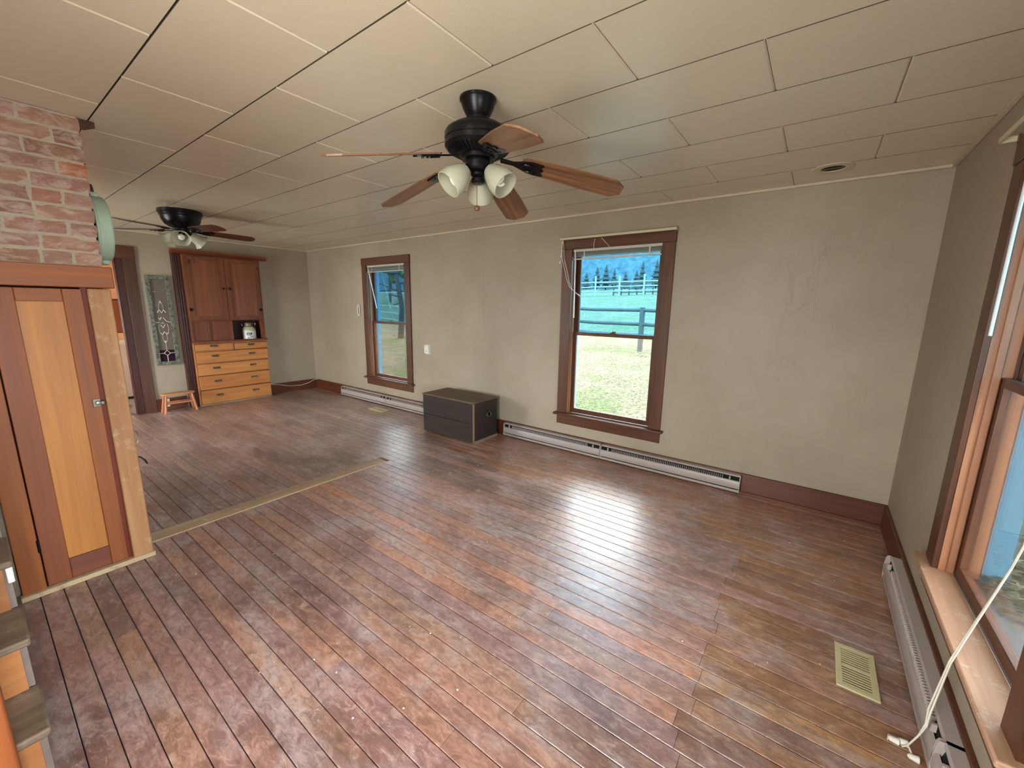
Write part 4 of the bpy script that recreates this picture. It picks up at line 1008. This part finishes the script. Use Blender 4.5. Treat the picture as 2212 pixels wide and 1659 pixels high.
fence('pipe_fence', 'pale metal pipe fence seen through the window nearest the cabinet', [(-23.5, 12.2), (-19.9, 10.9), (-16.3, 9.6)], 2.0, (0.25, 0.62, 1.0, 1.75), 0.035, M_pale)

def blob_tree(loc, h, r, mat, label, conif=True):
    t_ = thing('tree', loc, label, 'tree', 'trees beyond the field')
    obj('trunk', MB().tube([loc, (loc[0], loc[1], loc[2]+h*0.6)], [r*0.10, r*0.05], 6), M_bark, t_)
    mb = MB()
    if conif:
        for k in range(5):
            z0 = loc[2]+h*(0.12+0.17*k); q = r*(1-0.17*k)
            mb.lathe([(q, 0), (q*0.55, h*0.10), (0.02, h*0.26)], (loc[0], loc[1], z0), 10, rfun=lambda rr_, i, a: rr_*(1+0.25*math.sin(a*5+k)))
    else:
        for k in range(26):
            v = Vector((random.gauss(0,1), random.gauss(0,1), random.gauss(0,0.8))).normalized()*random.uniform(0.2, 0.9)
            c0 = (loc[0]+v.x*r, loc[1]+v.y*r, loc[2]+h*0.65+v.z*h*0.33); q = r*random.uniform(0.18, 0.34)
            mb.lathe([(0.02,-q),(q*0.8,-q*0.5),(q,0.1*q),(q*0.7,q*0.7),(0.02,q)], c0, 8, rfun=lambda rr_, i, a: rr_*random.uniform(0.75, 1.2))
    obj('crown', mb, mat, t_)
for k in range(14):
    x = -38+1.66*k+random.uniform(-0.05, 0.05); y = 58+3.2*(k % 3)+random.uniform(-0.5, 0.5)
    blob_tree((x, y, gz(x, y)-0.2), random.uniform(2.8, 4.6), random.uniform(0.95, 1.2), M_fol, 'dark conifer in the row at the foot of the hill')
for k in range(7):
    x = -72+7.5*k; y = 26+random.uniform(-2, 6)
    blob_tree((x, y, gz(x, y)-0.2), random.uniform(6.0, 9.0), random.uniform(2.2, 2.7), M_fol2, 'leafy round tree beyond the pipe fence', False)
# bare-branched tree close to the far window
bt = thing('bare_tree', (-14.6, 7.2, gz(0, 7.2)), 'bare branching tree outside the window nearest the cabinet', 'tree')
obj('trunk', MB().tube([(-14.6,7.2,0.1),(-14.5,7.25,1.4),(-14.7,7.2,2.6),(-14.9,7.3,4.4)], [0.13,0.11,0.09,0.05], 8), M_bark, bt)
for k in range(14):
    z = 1.5+random.random()*2.6; a = random.uniform(0, 6.28); l = random.uniform(0.7, 1.6)
    p0 = Vector((-14.62, 7.22, z)); p1 = p0+Vector((math.cos(a)*l*0.5, math.sin(a)*l*0.5, random.uniform(-0.1, 0.4))); p2 = p1+Vector((math.cos(a)*l*0.6, math.sin(a)*l*0.4, random.uniform(-0.5, 0.3)))
    obj('branch', MB().tube([p0, p1, p2], [0.035, 0.022, 0.008], 6), M_bark, bt)
# hanging feeder
fe = thing('hanging_feeder', (-6.14, 0.6, 1.34), 'small round feeder hanging on a chain outside the window', 'feeder')
obj('ring', MB().tube([(-6.14+0.045*math.cos(a), 0.6, 1.345+0.045*math.sin(a)) for a in [2*math.pi*q/20 for q in range(21)]], 0.005, 6), M_fence, fe)
obj('bell', MB().lathe([(0.022,-0.02),(0.018,0.0),(0.006,0.02),(0.0005,0.022)], (-6.14, 0.6, 1.345), 12), M_dark, fe)
obj('chain', MB().tube([(-6.14,0.6,1.39),(-6.13,0.6,1.6),(-6.12,0.6,2.38)], 0.003, 6), M_dark, fe)
obj('bracket', MB().tube([(-6.12,0.18,2.38),(-6.12,0.62,2.38)], 0.008, 6), M_dark, fe)
# plants and leaf litter below the close window
lf = MB()
for k in range(900):
    x = 0.32+abs(random.gauss(0, 0.35)); y = random.uniform(-2.4, 0.9); z = -0.44+0.083*max(y, 0)+random.uniform(0, 0.10)*(1.4 if x < 0.7 else 0.5)
    a = random.uniform(0, 6.28); l = random.uniform(0.02, 0.06); w = l*0.35; tz = random.uniform(-0.6, 0.6)*l
    d = Vector((math.cos(a)*l, math.sin(a)*l, tz)); q = Vector((-math.sin(a)*w, math.cos(a)*w, random.uniform(-0.4, 0.4)*w)); p = Vector((x, y, z)); n0 = len(lf.v)
    lf.v += [tuple(p-d), tuple(p-q), tuple(p+d), tuple(p+q)]; lf.f.append((n0, n0+1, n0+2, n0+3))
o = obj('leaf_litter', lf, M_leaf); tag(o, 'dry leaves scattered along the outside wall below the close window', 'leaves', None, 'stuff')

# leaves blown onto the close window's outer sill
lf = MB()
for k in range(160):
    x = random.uniform(0.125, 0.20); y = -1.36-abs(random.gauss(0, 0.12)); z = 0.406+random.uniform(0, 0.05)*max(0, 1-(-1.36-y)*3)
    a = random.uniform(0, 6.28); l = random.uniform(0.008, 0.022); w = l*0.4
    d = Vector((math.cos(a)*l, math.sin(a)*l, random.uniform(0, 0.5)*l)); q = Vector((-math.sin(a)*w, math.cos(a)*w, 0)); p = Vector((x, y, z+0.004)); n0 = len(lf.v)
    lf.v += [tuple(p-d), tuple(p-q), tuple(p+d), tuple(p+q)]; lf.f.append((n0, n0+1, n0+2, n0+3))
o = obj('sill_leaves', lf, M_leaf); tag(o, 'dry leaf scraps piled on the outer sill of the close window', 'leaves', None, 'stuff')
# crumbs of paint and plaster on the floor
cr = MB()
for k in range(170):
    x = -3.4+random.random()*3.2 if random.random() < 0.75 else random.uniform(-7.5, -3.9); y = -0.3-random.random()*3.0
    r = random.choice([0.0015, 0.002, 0.003, 0.004]); n = 5; a0 = random.random()*6
    cr.prism([(x+r*random.uniform(0.6, 1.4)*math.cos(a0+6.283*i/n), y+r*random.uniform(0.6, 1.4)*math.sin(a0+6.283*i/n), 0.0002) for i in range(n)], (0, 0, r*0.4))
o = obj('paint_crumbs', cr, M_white); tag(o, 'tiny white crumbs of paint scattered over the plank floor', 'debris', None, 'stuff')
trim('trim_4', MB().prism([(-3.90,0,BH),(-3.865,-0.004,BH),(-3.83,0,BH)], (0,0,H-BH-0.02)), M_wall, 'faint vertical plaster ridge between the two windows')
